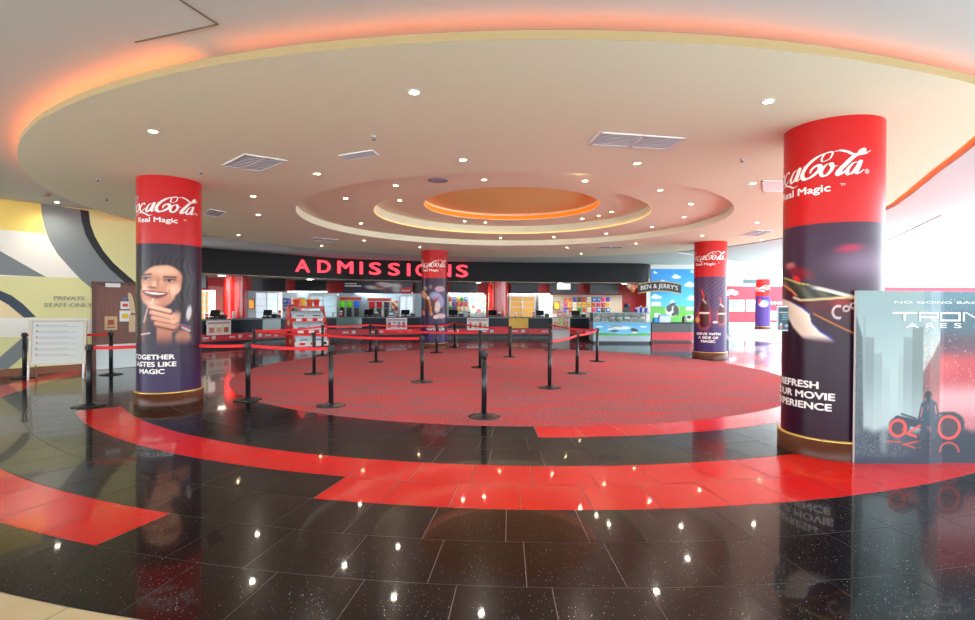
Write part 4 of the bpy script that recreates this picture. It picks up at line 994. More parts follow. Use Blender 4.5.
rack('long colourful snack shelf above the counter beside the freezer', 562, 611, 296.5, 313, ybk(586)-.5, 3); packets(3, 10, 563, 610.5, 297, 312.5, ybk(586)-.5, 'beside the ice cream freezer', 33, 'packets beside the freezer')
# orange boxes
for x0, x1, y0, y1, Y, lab in ((248.5, 254.5, 299, 309, ybk(251)-.6, 'small orange backlit panel right of the left red column'), (553.5, 560, 301.5, 309.5, ybk(557)-.6, 'small orange backlit panel right of the small fridge')):
    posters('backlit_panel', lab, 'panel', x0, x1, y0, y1, Y, blobs(8, (236, 150, 40), [(250, 190, 90), (206, 90, 30)], 4), 8, 8, M_black, m=M_lit)
# cash registers on the front counter
def register(px, w, lab):
    q = cpt(px, .45); s = w/F*q.y; t = thing('cash_register', lab, 'cash register', (q.x, q.y, CT), 'cash registers on the counter')
    x, y = q.x, q.y
    a = MB(); a.box(x-s*.5, x+s*.1, y-.12, y+.15, CT, CT+.06); a.build('base', M_black, t)
    a = MB(); a.add([(x-s*.5, y-.04, CT+.08), (x+s*.1, y-.04, CT+.08), (x+s*.1, y+.06, CT+.34), (x-s*.5, y+.06, CT+.34), (x-s*.5, y, CT+.08), (x+s*.1, y, CT+.08), (x+s*.1, y+.1, CT+.34), (x-s*.5, y+.1, CT+.34)], [(0,1,2,3),(7,6,5,4),(0,4,5,1),(1,5,6,2),(2,6,7,3),(3,7,4,0)]); a.build('screen', mat('register_black', (16, 16, 18), .3), t)
    a = MB(); a.box(x-s*.25, x-s*.15, y-.01, y+.05, CT+.06, CT+.12); a.build('stand', M_black, t)
    a = MB(); a.box(x+s*.16, x+s*.5, y-.1, y+.12, CT, CT+.16); pr_ = a.build('receipt_printer', M_black, t)
    a = MB(); a.box(x+s*.22, x+s*.44, y-.07, y-.05, CT+.16, CT+.24); a.build('paper', M_white, pr_)
for px, w, lab in ((224, 15, 'black cash register on the left counter before the red column'), (276, 14, 'black cash register left of the snack display rack'), (373, 15, 'black cash register right of the slush machine'), (409, 14, 'black cash register below the tall pale fridge'),
                   (457.5, 15, 'black cash register right of the column before the sign'), (496, 13, 'black cash register before the second red column'), (544, 13, 'black cash register below the small fridge'), (580, 14, 'black cash register beside the ice cream freezer')):
    register(px, w, lab)
def tipbox(px, col, lab, nm, cat):
    q = cpt(px, .2); t = thing(nm, lab, cat, (q.x, q.y, CT)); a = MB(); a.box(q.x-.17, q.x+.17, q.y-.06, q.y+.08, CT, CT+.03); a.build('foot', M_white, t)
    a = MB(); a.box(q.x-.16, q.x+.16, q.y-.01, q.y+.02, CT+.03, CT+.28, 0, col); a.box(q.x-.1, q.x+.1, q.y-.014, q.y-.01, CT+.1, CT+.2, 0, (240, 240, 240)); a.build('card', M_printm, t)
tipbox(392, (90, 130, 160), 'small blue card stand on the counter above the item poster', 'card_stand', 'card stand'); tipbox(478.5, (214, 206, 210), 'small pale card stand on the counter left of the second red column', 'card_stand', 'card stand')
tipbox(561, (230, 120, 120), 'small pink card stand on the counter above the sweets stand', 'card_stand', 'card stand')
# cup stacks and popcorn boxes standing about
for k, (px, off, col, cn, wh) in enumerate(((214, .5, (214, 40, 44), 'red', 'left of the first cash register'), (241, .5, (236, 236, 236), 'white', 'before the left red column'), (286, .5, (214, 40, 44), 'red', 'just left of the snack rack'), (336, .5, (236, 236, 236), 'white', 'right of the snack rack'), (344, .5, (214, 40, 44), 'red', 'below the slush machine'),
        (384, .5, (236, 236, 236), 'white', 'left of the blue card stand'), (399, .5, (214, 40, 44), 'red', 'right of the blue card stand'), (470, .5, (214, 40, 44), 'red', 'left of the pale card stand'), (484.5, .5, (236, 236, 236), 'white', 'right of the pale card stand'), (517, .5, (236, 190, 60), 'yellow', 'above the yellow panel'), (535, .5, (214, 40, 44), 'red', 'below the popcorn cabinet edge'), (569, .5, (236, 236, 236), 'white', 'right of the pink card stand'))):
    q = cpt(px, off); a = MB(); hgt = .2+.06*(k % 3)
    a.cyl(q.x, q.y, CT, CT+hgt, .05, 16, 0, col, .065); a.lathe(q.x, q.y, [(.068, CT+hgt-.02), (.07, CT+hgt+.012), (.045, CT+hgt+.02), (0, CT+hgt+.02)], 16, 0, (244, 244, 242)); a.lathe(q.x, q.y, [(.058, CT+hgt*.35), (.063, CT+hgt*.65)], 16, 0, (240, 226, 220))
    tag(a.build('cup_stack', M_printm), '%s stack of paper cups on the counter %s' % (cn, wh), 'cups', 'paper cups on the counter')
# posters on the counter fronts
def fitems(n, bg, top, body):
    def fn(u, v):
        c = bg; k = int(u*n); w = (u*n-k)
        if .22 < w < .78 and .12 < v < .55: c = body[k % len(body)]
        if .18 < w < .82 and .55 < v < .72: c = top[k % len(top)]
        if v > .86: c = mix(c, (150, 60, 70), .5)
        return c
    return fn
def cposter(x0, x1, z0, z1, lab, fn, nx=24, ny=16):
    p = cpt((x0+x1)/2, -.07); pa, pb = cpt(x0, -.07), cpt(x1, -.07); t = thing('counter_poster', lab, 'poster', (p.x, p.y, z0), 'posters on the counter front')
    d = (pb-pa); n = Vector((d.y, -d.x, 0)).normalized()
    a = MB(); b0 = pa-n*.02; b1 = pb-n*.02; a.prism([(pa.x, pa.y), (pb.x, pb.y), (b1.x, b1.y), (b0.x, b0.y)], z0, z1); a.build('frame', M_white, t)
    a = MB(); e = .05; L_ = d.length; dd = d/L_
    raster(a, fn, lambda u, v: tuple(pa + dd*(e+(L_-2*e)*u) + n*.004 + Vector((0, 0, z0+e+(z1-z0-2*e)*v))), nx, ny); a.build('print', M_print, t)
    h = MB(); h.prism([(b0.x, b0.y), (b1.x, b1.y), (b1.x-n.x*.08, b1.y-n.y*.08), (b0.x-n.x*.08, b0.y-n.y*.08)], z1-.14, z1-.1); h.build('hanger', M_white, t)
cposter(205.5, 230, .47, 1.02, 'white framed poster of three cups on the far left counter', fitems(3, (226, 214, 206), [(236, 226, 206), (240, 236, 226)], [(206, 120, 90), (226, 180, 120), (196, 90, 70)]))
cposter(386, 407, .47, 1.02, 'white poster of four drinks on the counter left of the central column', fitems(4, (214, 214, 222), [(140, 130, 150), (206, 90, 90)], [(170, 60, 60), (226, 226, 226), (100, 140, 190)]))
cposter(467, 488.5, .42, 1.02, 'white poster of four cups below the second red column', fitems(4, (226, 220, 218), [(236, 140, 140), (240, 230, 220)], [(196, 40, 50), (206, 170, 120)]))
# sweets stand with a yellow card
Y = ycf(561)-.25; A_ = aty(552.5, 330, Y); B_ = aty(570, 318, Y); t = thing('sweets_stand', 'low white sweets stand with a lime card, left of the ice cream freezer', 'display stand', ((A_.x+B_.x)/2, Y, 0))
a = MB(); a.box(A_.x, B_.x, Y-.02, Y+.16, 0, .04); a.box(A_.x, A_.x+.03, Y, Y+.16, .04, B_.z); a.box(B_.x-.03, B_.x, Y, Y+.16, .04, B_.z); a.box(A_.x+.03, B_.x-.03, Y+.13, Y+.16, .04, B_.z); a.build('frame', M_white, t)
for k in range(3):
    z = A_.z + (B_.z-A_.z)*k/3; a = MB(); a.box(A_.x+.03, B_.x-.03, Y, Y+.13, z, z+.02); sh = a.build('shelf', M_white, t)
for k in range(3):
    for j in range(3):
        z = A_.z + (B_.z-A_.z)*k/3+.02; xx = A_.x+.08+(B_.x-A_.x-.16)*(j+.5)/3; a = MB(); col = (196, 226, 30) if (k, j) == (1, 1) or (k, j) == (2, 1) else CC[(k*3+j*2) % 7]
        cn = 'lime' if col[0] == 196 and col[1] == 226 else CN[CC.index(col)]
        a.box(xx-.1, xx+.1, Y+.02, Y+.11, z, z+.17, 0, mix(col, (230, 220, 214), .35)); a.box(xx-.06, xx+.06, Y+.016, Y+.02, z+.05, z+.12, 0, (240, 236, 230)); tag(a.build('sweet_box', M_printm), '%s sweet box on the low white stand, %s shelf, %s from left' % (cn, ['bottom', 'middle', 'top'][k], ordinal(j)), 'sweet box', 'boxes on the sweets stand')
# ------------------------------------------------------------------ snack display rack with chrome lids
q = atz(311, 352, 0); Y = 20.6
X0, X1 = ray_x(313, Y)-.64, ray_x(313, Y)+.68
t = thing('snack_rack', 'red sided snack display rack with three tiers of chrome lidded bins', 'display rack', ((X0+X1)/2, Y, 0))
prof = [(0, 0), (.75, 0), (.75, 1.55), (.5, 1.6), (.38, 1.25), (.1, .5)]
for nm, xs in (('side_panel', X0-.12), ('side_panel', X1-.02)):
    a = MB(); n = len(prof); vs = [(xs, Y+y, z) for y, z in prof] + [(xs+.05, Y+y, z) for y, z in prof]
    a.add(vs, [tuple(range(n)), tuple(range(n, 2*n))[::-1]] + [(i, (i+1) % n, (i+1) % n+n, i+n) for i in range(n)]); sp = a.build(nm, mat('rack_red', (206, 30, 30), .35), t)
    b = MB()
    for k, (yy, zz, r, c) in enumerate(((.3, .25, .1, (226, 190, 120)), (.4, .6, .12, (40, 40, 40)), (.48, .95, .1, (230, 200, 150)), (.58, 1.3, .08, (196, 120, 60)))):
        s_ = xs-.004 if nm == 'side_panel' else 0
        vs = [(s_, Y+yy+r*math.cos(2*PI*i/14), zz+r*math.sin(2*PI*i/14)) for i in range(14)]; b.add(vs, [tuple(range(14))], 0, c)
    b.build('side_print', M_printm, sp)
M_chrome = mat('chrome_lid', (196, 220, 236), .2, .1)
for k, (z, y0) in enumerate(((.5, .0), (.96, .16), (1.42, .32))):
    a = MB(); a.box(X0-.07, X1-.02, Y+y0+.02, Y+.72, z-.46, z-.26); bn = a.build('bin', mat('bin_white', (226, 226, 226), .4), t)
    b = MB()
    b.box(X0-.06, X1-.03, Y+y0+.012, Y+y0+.02, z-.44, z-.29, 0, (214, 34, 44) if k else (232, 232, 230))
    for j in range(3):
        xx = X0+(X1-X0)*(j+.25)/3; b.box(xx, xx+(X1-X0)*.17, Y+y0+.006, Y+y0+.012, z-.41, z-.31, 0, [(240, 240, 240), (240, 226, 226), (240, 240, 240)][j] if k else [(214, 40, 44), (206, 40, 60), (28, 28, 32)][j])
    b.build('bin_label', M_printm, bn)
    for j in range(2):
        xa, xb = X0-.05+(X1-X0)*.5*j, X0-.07+(X1-X0)*.5*(j+1); vs = []; n = 10
        for i in range(n+1):
            an = i/n*PI*.5; vs += [(xa, Y+y0+.36*(1-math.cos(an)), z-.26+.25*math.sin(an)), (xb, Y+y0+.36*(1-math.cos(an)), z-.26+.25*math.sin(an))]
        nn_ = len(vs); vs += [(xa, Y+y0+.36, z-.26), (xb, Y+y0+.36, z-.26)]
        a = MB(); a.add(vs[:nn_], [(2*i, 2*i+1, 2*i+3, 2*i+2) for i in range(n)], 0, None, True)
        a.add([vs[2*i] for i in range(n+1)]+[vs[nn_]], [tuple(range(n+2))]); a.add([vs[2*i+1] for i in range(n+1)]+[vs[nn_+1]], [tuple(range(n+2))])
        li = a.build('lid', M_chrome, t)
        b = MB(); b.tube([((xa+xb)/2-.15, Y+y0-.015, z-.2), ((xa+xb)/2+.15, Y+y0-.015, z-.2)], .018, 6); b.build('handle', M_black, li)
a = MB(); a.box(X0-.07, X1-.02, Y+.45, Y+.72, 1.5, 1.6); a.build('header', mat('rack_header', (196, 70, 50), .4), t)
t.rotation_euler.z = R_(44)
rx_, ry_ = ray_x(313, 20.6), 20.6
for k in range(4):
    ca, sa = math.cos(R_(44)), math.sin(R_(44)); lx, ly = -.42+.28*k, .62; bx, by = rx_+.02+lx*ca-ly*sa, ry_+lx*sa+ly*ca
    a = MB(); w0, w1 = .07, .1; col = [(214, 40, 40), (240, 196, 60), (226, 80, 40), (214, 40, 40)][k]
    P4 = lambda w, z: [Vector((bx+(i*ca-j*sa)*w, by+(i*sa+j*ca)*w, z)) for i, j in ((-1, -1), (1, -1), (1, 1), (-1, 1))]
    a.add(P4(w0, 1.6)+P4(w1, 1.86), [(0, 3, 2, 1), (0, 1, 5, 4), (1, 2, 6, 5), (2, 3, 7, 6), (3, 0, 4, 7)], 0, col); a.lathe(bx, by, [(.095, 1.85), (.07, 1.91), (0, 1.93)], 10, 0, (244, 222, 150))
    tag(a.build('popcorn_box', M_printm), 'popcorn box on top of the snack rack, %s from the left' % ordinal(k), 'popcorn box', 'popcorn boxes on the snack rack')
# ------------------------------------------------------------------ ice cream freezer
Y = 23.6; X0, X1 = ray_x(593.5, Y), ray_x(651, Y)
t = thing('ice_cream_freezer', 'ice cream freezer with glass top and a blue sky front print', 'freezer', ((X0+X1)/2, Y, 0))
a = MB(); a.box(X0+.05, X1-.05, Y+.06, Y+.95, 0, .1); a.build('plinth', mat('plinth_dark', (50, 56, 62), .4), t)
a = MB(); a.box(X0, X1, Y+.02, Y+1.0, .1, .93); a.build('body', mat('freezer_grey', (150, 166, 178), .35, .2), t)
def fsky(u, v):
    c = mix((130, 206, 240), (84, 176, 232), v)
    c = mix(c, (70, 176, 60), 1-sstep(.1, .2, v-.05*math.sin(u*9)))
    for x, y, r in ((.1, .7, .05), (.5, .62, .12), (.88, .72, .05), (.3, .5, .05)): c = mix(c, (244, 248, 250), .9*el(u, v, x, y, r*1.3, r*1.2, 0, .3))
    c = mix(c, (36, 34, 40), el(u, v, .38, .74, .13, .06, 0, .2)); c = mix(c, (236, 214, 130), .8*el(u, v, .38, .74, .12, .03, 0, .2))
    c = mix(c, (40, 40, 50), el(u, v, .72, .42, .06, .17, 10, .2)); c = mix(c, (236, 236, 236), el(u, v, .725, .26, .05, .07, 0, .25)); c = mix(c, (60, 60, 60), .8*el(u, v, .36, .36, .07, .09, 0, .3))
    return c
a = MB(); raster(a, fsky, lambda u, v: (X0+.02+(X1-X0-.04)*u, Y+.012, .36+.55*v), 70, 24); gp = a.build('front_print', M_print, t)
a = MB(); vs, fs_ = text_geo("BEN & JERRY'S", .09, 0, 1.2); a.add([(X0+.38*(X1-X0)+x, Y+.006, .73+y) for x, y, z in vs], fs_); a.build('front_lettering', M_letter, gp)
a = MB(); e = .03
for xx in (X0, X1-e): a.box(xx, xx+e, Y+.02, Y+.02+e, .93, 1.38); a.box(xx, xx+e, Y+.95, Y+.98, .93, 1.38); a.box(xx, xx+e, Y+.05, Y+.95, 1.35, 1.38)
a.box(X0+e, X1-e, Y+.02, Y+.05, 1.35, 1.38); a.box(X0+e, X1-e, Y+.95, Y+.98, 1.35, 1.38); a.box(X0, X1, Y+.0, Y+1.0, .93, .965); a.build('display_frame', mat('freezer_frame', (150, 166, 172), .35), t)
a = MB(); a.box(X0+e, X1-e, Y+.026, Y+.03, .965, 1.35); a.box(X0+e, X1-e, Y+.05, Y+.95, 1.36, 1.366); a.build('glass_front', M_glass, t)
a = MB(); a.box(X0+e, X1-e, Y+.93, Y+.94, .965, 1.35); a.build('back_panel', mat('freezer_back', (58, 70, 64), .4), t)
for k in range(7):
    xx = X0+.25+(X1-X0-.5)*k/6; col = [(226, 206, 170), (110, 70, 50), (220, 130, 140), (190, 200, 150), (240, 236, 226), (150, 100, 70), (226, 206, 170), (214, 160, 90), (110, 70, 50)][k]
    a = MB(); a.cyl(xx, Y+.45, .966, 1.1, .14, 18, 0, (120, 130, 132)); a.lathe(xx, Y+.45, [(.135, 1.101), (.1, 1.16), (0, 1.19)], 18, 0, col)
    tag(a.build('ice_cream_tub', M_printm), 'tub of ice cream inside the glass freezer, %s from the left' % ordinal(k), 'tub', 'tubs in the ice cream freezer')
Yt = Y+.5
for nm, x0, x1, y0, lab, cat, kind in (('coffee_grinder', 623, 630.5, 303.5, 'black machine standing on the ice cream freezer', 'machine', 0),):
    xa, xb = ray_x(x0, Yt), ray_x(x1, Yt); t = thing(nm, lab, cat, ((xa+xb)/2, Yt, 1.38))
    a = MB(); a.box(xa, xb, Yt-.12, Yt+.12, 1.38, 1.46); a.build('base', M_black, t); a = MB(); a.box(xa+.03, xb-.03, Yt-.02, Yt+.12, 1.46, 1.62); a.build('body', M_black, t)
    a = MB(); a.cyl((xa+xb)/2, Yt+.02, 1.62, 1.78, .11, 16, r1=.14); a.build('hopper', mat('hopper', (40, 50, 80), .3), t)
for k in range(6):
    xx = ray_x(636+2.4*k, Yt); a = MB(); col = (40, 70, 200) if k % 2 == 0 else (226, 226, 232)
    a.cyl(xx, Yt, 1.38, 1.55+.04*(k % 3), .045, 14, 0, col, .06); a.lathe(xx, Yt, [(.062, 1.55+.04*(k % 3)), (.03, 1.6+.04*(k % 3)), (0, 1.61+.04*(k % 3))], 14, 0, (240, 240, 240))
    tag(a.build('sundae_cup', M_printm), '%s stack of sundae cups on the ice cream freezer, %s from the left' % ('blue' if k % 2 == 0 else 'white', ordinal(k)), 'cup', 'cups on the freezer')
# side counter, blue wall, arched sign
Y = 24.8; X0, X1 = ray_x(652, Y), ray_x(697, Y)
t = thing('side_counter', 'low counter with black top and red band between the freezer and the right column', 'counter', ((X0+X1)/2, Y, 0))
def rr(x0, x1, y0, y1, r):
    return [(x0, y0)] + [(x1-r+r*math.sin(i/6*PI/2), y0+r-r*math.cos(i/6*PI/2)) for i in range(7)] + [(x1, y1), (x0, y1)]
a = MB(); a.prism(rr(X0, X1-.08, Y+.08, Y+.9, .3), 0, .08); a.build('kickboard', M_black, t)
a = MB(); a.prism(rr(X0, X1, Y, Y+.95, .35), .08, .46); a.build('red_band', M_redlam, t)
a = MB(); a.prism(rr(X0, X1, Y, Y+.95, .35), .46, .86); a.build('black_band', mat('counter_black', (26, 28, 34), .3), t)
a = MB(); a.prism(rr(X0-.03, X1+.05, Y-.05, Y+.98, .38), .86, .91); a.build('top', M_dark, t)
for k, (px, w, h, col, lab, nm) in enumerate(((664.5, 11, .36, (214, 226, 236), 'pale blue and white box on the low side counter', 'napkin_box'), (684.5, 2.5, .3, (120, 110, 110), 'slim dark dispenser at the right of the low side counter', 'dispenser'), (656, 5, .2, (40, 150, 226), 'bright blue box at the left of the low side counter', 'card_box'))):
    xa, xb = ray_x(px-w/2, Y+.4), ray_x(px+w/2, Y+.4); t = thing(nm, lab, 'box', ((xa+xb)/2, Y+.4, .91))
    a = MB(); a.prism([(xa, Y+.3), (xb, Y+.3), (xb, Y+.55), (xa, Y+.55)], .91, .91+h*.8, 0, col); a.build('body', M_printm, t)
    a = MB(); a.prism([(xa+.03, Y+.33), (xb-.03, Y+.33), (xb-.03, Y+.52), (xa+.03, Y+.52)], .91+h*.8, .91+h, 0, mix(col, (60, 120, 190), .4)); a.build('lid', M_printm, t)
Y = 29.6
wr = MB(); wr.box(9.07, 13.2, Y, Y+.12, 0, HO-.006); wr.box(13.08, 13.2, Y+.12, 46, 0, HO-.006); struct('wall_right', wr, [mat('wall_pale', (232, 232, 224), .6)])
def fcow(u, v):
    c = mix((70, 196, 244), (20, 150, 236), sstep(.25, 1., v))
    c = mix(c, (96, 186, 62), 1-sstep(.3, .37, v-.02*math.sin(u*12)))
    for x, y, r in ((.1, .93, .045), (.55, .86, .1), (.28, .76, .09), (.85, .72, .13), (.9, .95, .05), (.12, .5, .12), (.9, .48, .12)):
        c = mix(c, (246, 250, 252), .92*max(el(u, v, x, y, r, r*.28, 0, .25), el(u, v, x-.02, y+.02, r*.5, r*.3, 0, .25)))
    c = mix(c, (240, 244, 244), max(el(u, v, .47, .27, .15, .11, 0, .15), el(u, v, .47, .4, .05, .05, 0, .2)))
    for x, y, rx, ry in ((.4, .3, .06, .06), (.55, .27, .06, .09), (.47, .37, .07, .03), (.5, .2, .05, .03)): c = mix(c, (24, 24, 28), el(u, v, x, y, rx, ry, 15, .2))
    c = mix(c, (240, 244, 244), el(u, v, .85, .14, .1, .05, 0, .2)); c = mix(c, (24, 24, 28), el(u, v, .83, .15, .05, .03, 0, .2))
    for x, y, w in ((.12, .38, .1), (.85, .3, .08), (.15, .18, .06)): c = mix(c, (226, 238, 242), 1 if abs(u-x) < w and abs(v-y) < .035 else 0)
    return c
bA, bB = ray_x(651, Y-.06), 13.2
t = thing('wall_graphic', 'large blue sky and meadow wall graphic with a spotted cow, behind the side counter', 'wall graphic', ((bA+bB)/2, Y-.03, .6))
a = MB(); a.box(9.08, bB, Y-.05, Y-.002, .6, 3.74); a.build('board', M_white, t)
wv = ray_x(697, Y-.06)-9.08
a = MB(); raster(a, lambda u, v: fcow(min(1.3, u*(bB-9.08)/wv), v), lambda u, v: (9.08+(bB-9.08)*u, Y-.055, .6+3.14*v), 120, 80); a.build('print', M_print, t)
Ys = 28.5
q = aty(659, 288, Ys); t = thing('arched_sign', 'arched dark wooden sign with white lettering over the ice cream counter', 'sign', q)
def arch(px, dz): 
    u = (px-659)/22; q = aty(px, 289.2, Ys); return Vector((q.x, Ys, q.z + .16*(1-u*u) + dz))
for nm, h, th, m in (('border', .27, .05, mat('sign_border', (196, 160, 90), .5)), ('board', .22, .06, mat('sign_dark', (40, 34, 34), .5))):
    a = MB(); n = 16; vs = []
    for k in range(n+1):
        px = 638 + 43*k/n
        for dy in (0, th):
            for s in (-h, h): p = arch(px, s); vs.append((p.x, Ys+.03-dy, p.z))
    fs_ = [(0,1,3,2), (4*n, 4*n+2, 4*n+3, 4*n+1)]
    for k in range(n): o_ = 4*k; fs_ += [(o_, o_+4, o_+5, o_+1), (o_+2, o_+3, o_+7, o_+6), (o_+1, o_+5, o_+7, o_+3), (o_, o_+2, o_+6, o_+4)]
    a.add(vs, fs_); a.build(nm, m, t)
a = MB(); vs, fs_ = text_geo("BEN & JERRY'S", .33, 0, .98)
def amap(x, y): u = x/1.18; p = aty(659, 289.2, Ys); return (p.x+x, Ys-.036, p.z+.16*(1-u*u)+y-.1)
a.add([amap(x, y) for x, y, z in vs], fs_); a.build('lettering', M_letter, t)
for px in (644, 674):
    a = MB(); p = arch(px, 0); a.tube([(p.x, Ys+.03, p.z), (p.x, (29.54 if px > 651 else 31.3), p.z)], .02, 6); a.build('bracket', M_black, t)
# scoop cluster left of the arched sign
q = aty(632, 287.5, Ys); t = thing('scoop_emblem', 'round pinkish ice cream scoop emblem left of the arched sign', 'emblem', q)
a = MB()
for dx, dz, r, c in ((0, 0, .19, (226, 150, 120)), (-.16, .08, .13, (240, 200, 170)), (.17, .05, .13, (214, 110, 90)), (.02, -.15, .12, (196, 130, 60))):
    a.lathe(0, 0, [(r, 0), (r*.9, .04), (r*.5, .08), (0, .09)], 18, 0, c); nv_ = 18*4; a.v[-nv_:] = [(q.x+dx+x, Ys-z, q.z+dz+y) for x, y, z in a.v[-nv_:]]
a.build('scoops', M_printm, t); a = MB(); a.tube([(q.x, Ys, q.z), (q.x, 31.3, q.z)], .02, 6); a.build('bracket', M_black, t)

# ------------------------------------------------------------------ far room on the right
Y = 46.
fw = MB(); fw.box(12.8, 60, Y, Y+.2, 0, 3.45, 0); fw.box(12.8, 60, Y-.02, Y+.2, 3.45, 3.9, 1); fw.box(12.8, 60, Y-.04, Y, 0, .3, 1)
struct('wall_far', fw, [mat('pink_red_paint', (206, 40, 60), .5), mat('wall_white', (240, 240, 238), .6)])
for k, (x0, x1, y0, y1, lab) in enumerate(((728, 744.3, 300, 311.3, 'pale blue framed poster first on the pink far wall'), (746, 757, 300, 311.3, 'pale blue framed poster on the pink far wall just left of the distant column'), (769.5, 777, 311, 320, 'small pale poster right of the distant column'))):
    posters('framed_poster', lab, 'poster', x0, x1, y0, y1, Y-.06, blobs(40+k, (170, 206, 216), [(100, 150, 180), (226, 236, 240), (120, 170, 190)], 10), 20, 14, M_white)
q = aty(733, 293, Y-.4); t = thing('cloud_sign', 'white cloud shaped sign high on the pink far wall', 'sign', (q.x, Y-.2, q.z))
a = MB()
for kk, (dx, dz, r) in enumerate(((-.3, 0, .28), (0, .1, .34), (.3, 0, .26))):
    vs = [(q.x+dx+r*math.cos(2*PI*i/20), Y-.12-.02*kk, q.z+dz+r*.7*math.sin(2*PI*i/20)) for i in range(20)] + [(q.x+dx+r*math.cos(2*PI*i/20), Y-.01, q.z+dz+r*.7*math.sin(2*PI*i/20)) for i in range(20)]
    a.add(vs, [tuple(range(20))] + [(i, (i+1) % 20, (i+1) % 20+20, i+20) for i in range(20)])
a.build('cloud_panel', M_white, t)
q = aty(775.5, 303, Y-.1); a = MB()
for k in range(5): 
    vs = [(q.x-.55+.27*k+.1*math.cos(2*PI*i/12), Y-.03, q.z+.12*math.sin(2*PI*i/12)*(1 if k else 1.4)) for i in range(12)]; a.add(vs, [tuple(range(12))])
    a.add([(x, Y-.002, z) for x, y, z in vs], [tuple(range(12))]); 
    o_ = len(a.v)-24; a.f += [(o_+i, o_+(i+1) % 12, o_+12+(i+1) % 12, o_+12+i) for i in range(12)]; a.m += [0]*12; a.sm += [False]*12
tag(a.build('wall_lettering', M_white), 'blurred white lettering on the pink wall right of the distant column', 'sign')
# hanging direction sign
Yh = 35.5; A_, B_ = aty(743.3, 283.8, Yh), aty(756.5, 279.2, Yh); t = thing('hanging_sign', 'small dark teal sign hanging from the ceiling near the distant column', 'sign', ((A_.x+B_.x)/2, Yh, A_.z))
a = MB(); a.box(A_.x, B_.x, Yh, Yh+.08, A_.z, B_.z); a.build('panel', mat('teal_dark', (70, 96, 104), .4), t)
a = MB(); xm = (A_.x+B_.x)/2; a.tube([(xm, Yh+.04, B_.z), (xm, Yh+.04, H-.002)], .02, 8); a.build('rod', M_grey, t)
# display behind the right mid column
Yd = 30.4; xa, xb = ray_x(720, Yd), ray_x(729.2, Yd); zt_ = aty(728, 297, Yd).z
t = thing('display_board', 'dark teal upright board peeking out behind the bottle print column', 'display board', ((xa+xb)/2, Yd, 0))
a = MB(); a.box(xa, xb, Yd, Yd+.08, .12, zt_); a.build('panel', mat('teal_board', (50, 84, 104), .4), t); a = MB(); a.box(xa+.1, xb, Yd-.25, Yd+.33, 0, .12); a.build('foot', M_grey, t)
# teal notice mounted on the left side of the nearest column
ang = math.atan2(-6.26, -4.05); cxp, cyp = 4.05, 6.26
d_ = Vector((math.cos(ang-R_(58)), math.sin(ang-R_(58)), 0)); pos = Vector((cxp, cyp, 0)) + d_*.56
pc = aty(786.5, 318.5, pos.y); 
t = thing('framed_notice', 'small framed teal notice mounted on the left side of the nearest right column', 'notice', (pc.x, pos.y, pc.z))
sdir = Vector((.97, -.2, 0)).normalized(); ndir = Vector((-sdir.y*-1, 0, 0)); ndir = Vector((sdir.y, -sdir.x, 0))
hw, hh = .105, .147
a = MB(); P0 = Vector((pc.x, pos.y, pc.z)); a.obox(P0, sdir, ndir, -hw, hw, -.012, .012, -hh, hh); a.build('frame', mat('frame_grey', (170, 176, 184), .35, .4), t)
def fnotice(u, v):
    c = (12, 62, 84)
    if .86 < v < .95 and .15 < u < .85: c = (20, 40, 60)
    if .76 < v < .8 and .05 < u < .95: c = (226, 226, 214)
    for k in range(5):
        if abs(v-(.7-.06*k)) < .012 and .22 < u < .8: c = (110, 150, 164)
    c = mix(c, (214, 214, 206), el(u, v, .16, .17, .07, .14, 0, .3)); c = mix(c, (206, 60, 50), el(u, v, .17, .13, .05, .06, 0, .3)); c = mix(c, (190, 190, 196), el(u, v, .5, .18, .12, .06, 0, .3)); c = mix(c, (180, 186, 196), el(u, v, .83, .18, .08, .12, 0, .3)-el(u, v, .83, .18, .04, .07, 0, .3))
    return c
a = MB(); raster(a, fnotice, lambda u, v: tuple(P0 + sdir*(hw*.88*(2*u-1)) + ndir*.0145 + Vector((0, 0, hh*.9*(2*v-1)))), 30, 40); a.build('print', M_print, t)
br = MB(); br.tube([P0 - ndir*.012, Vector((cxp, cyp, pc.z)) + (P0-Vector((cxp, cyp, pc.z))).normalized()*.5], .015, 8); br.build('bracket', M_grey, t)

# ------------------------------------------------------------------ film standee on the right
Ys = 5.55
A_ = atz(854.3, 463.4, 0); sl = aty(852.5, 290.5, A_.y)
X0 = A_.x; Y0 = A_.y; zt_ = sl.z
t = thing('film_standee', 'large folded cardboard film standee with a foggy street print beside the nearest column', 'standee', (X0+.8, Y0, 0))
W = 2.2
sd_ = Vector((1, 0, 0))
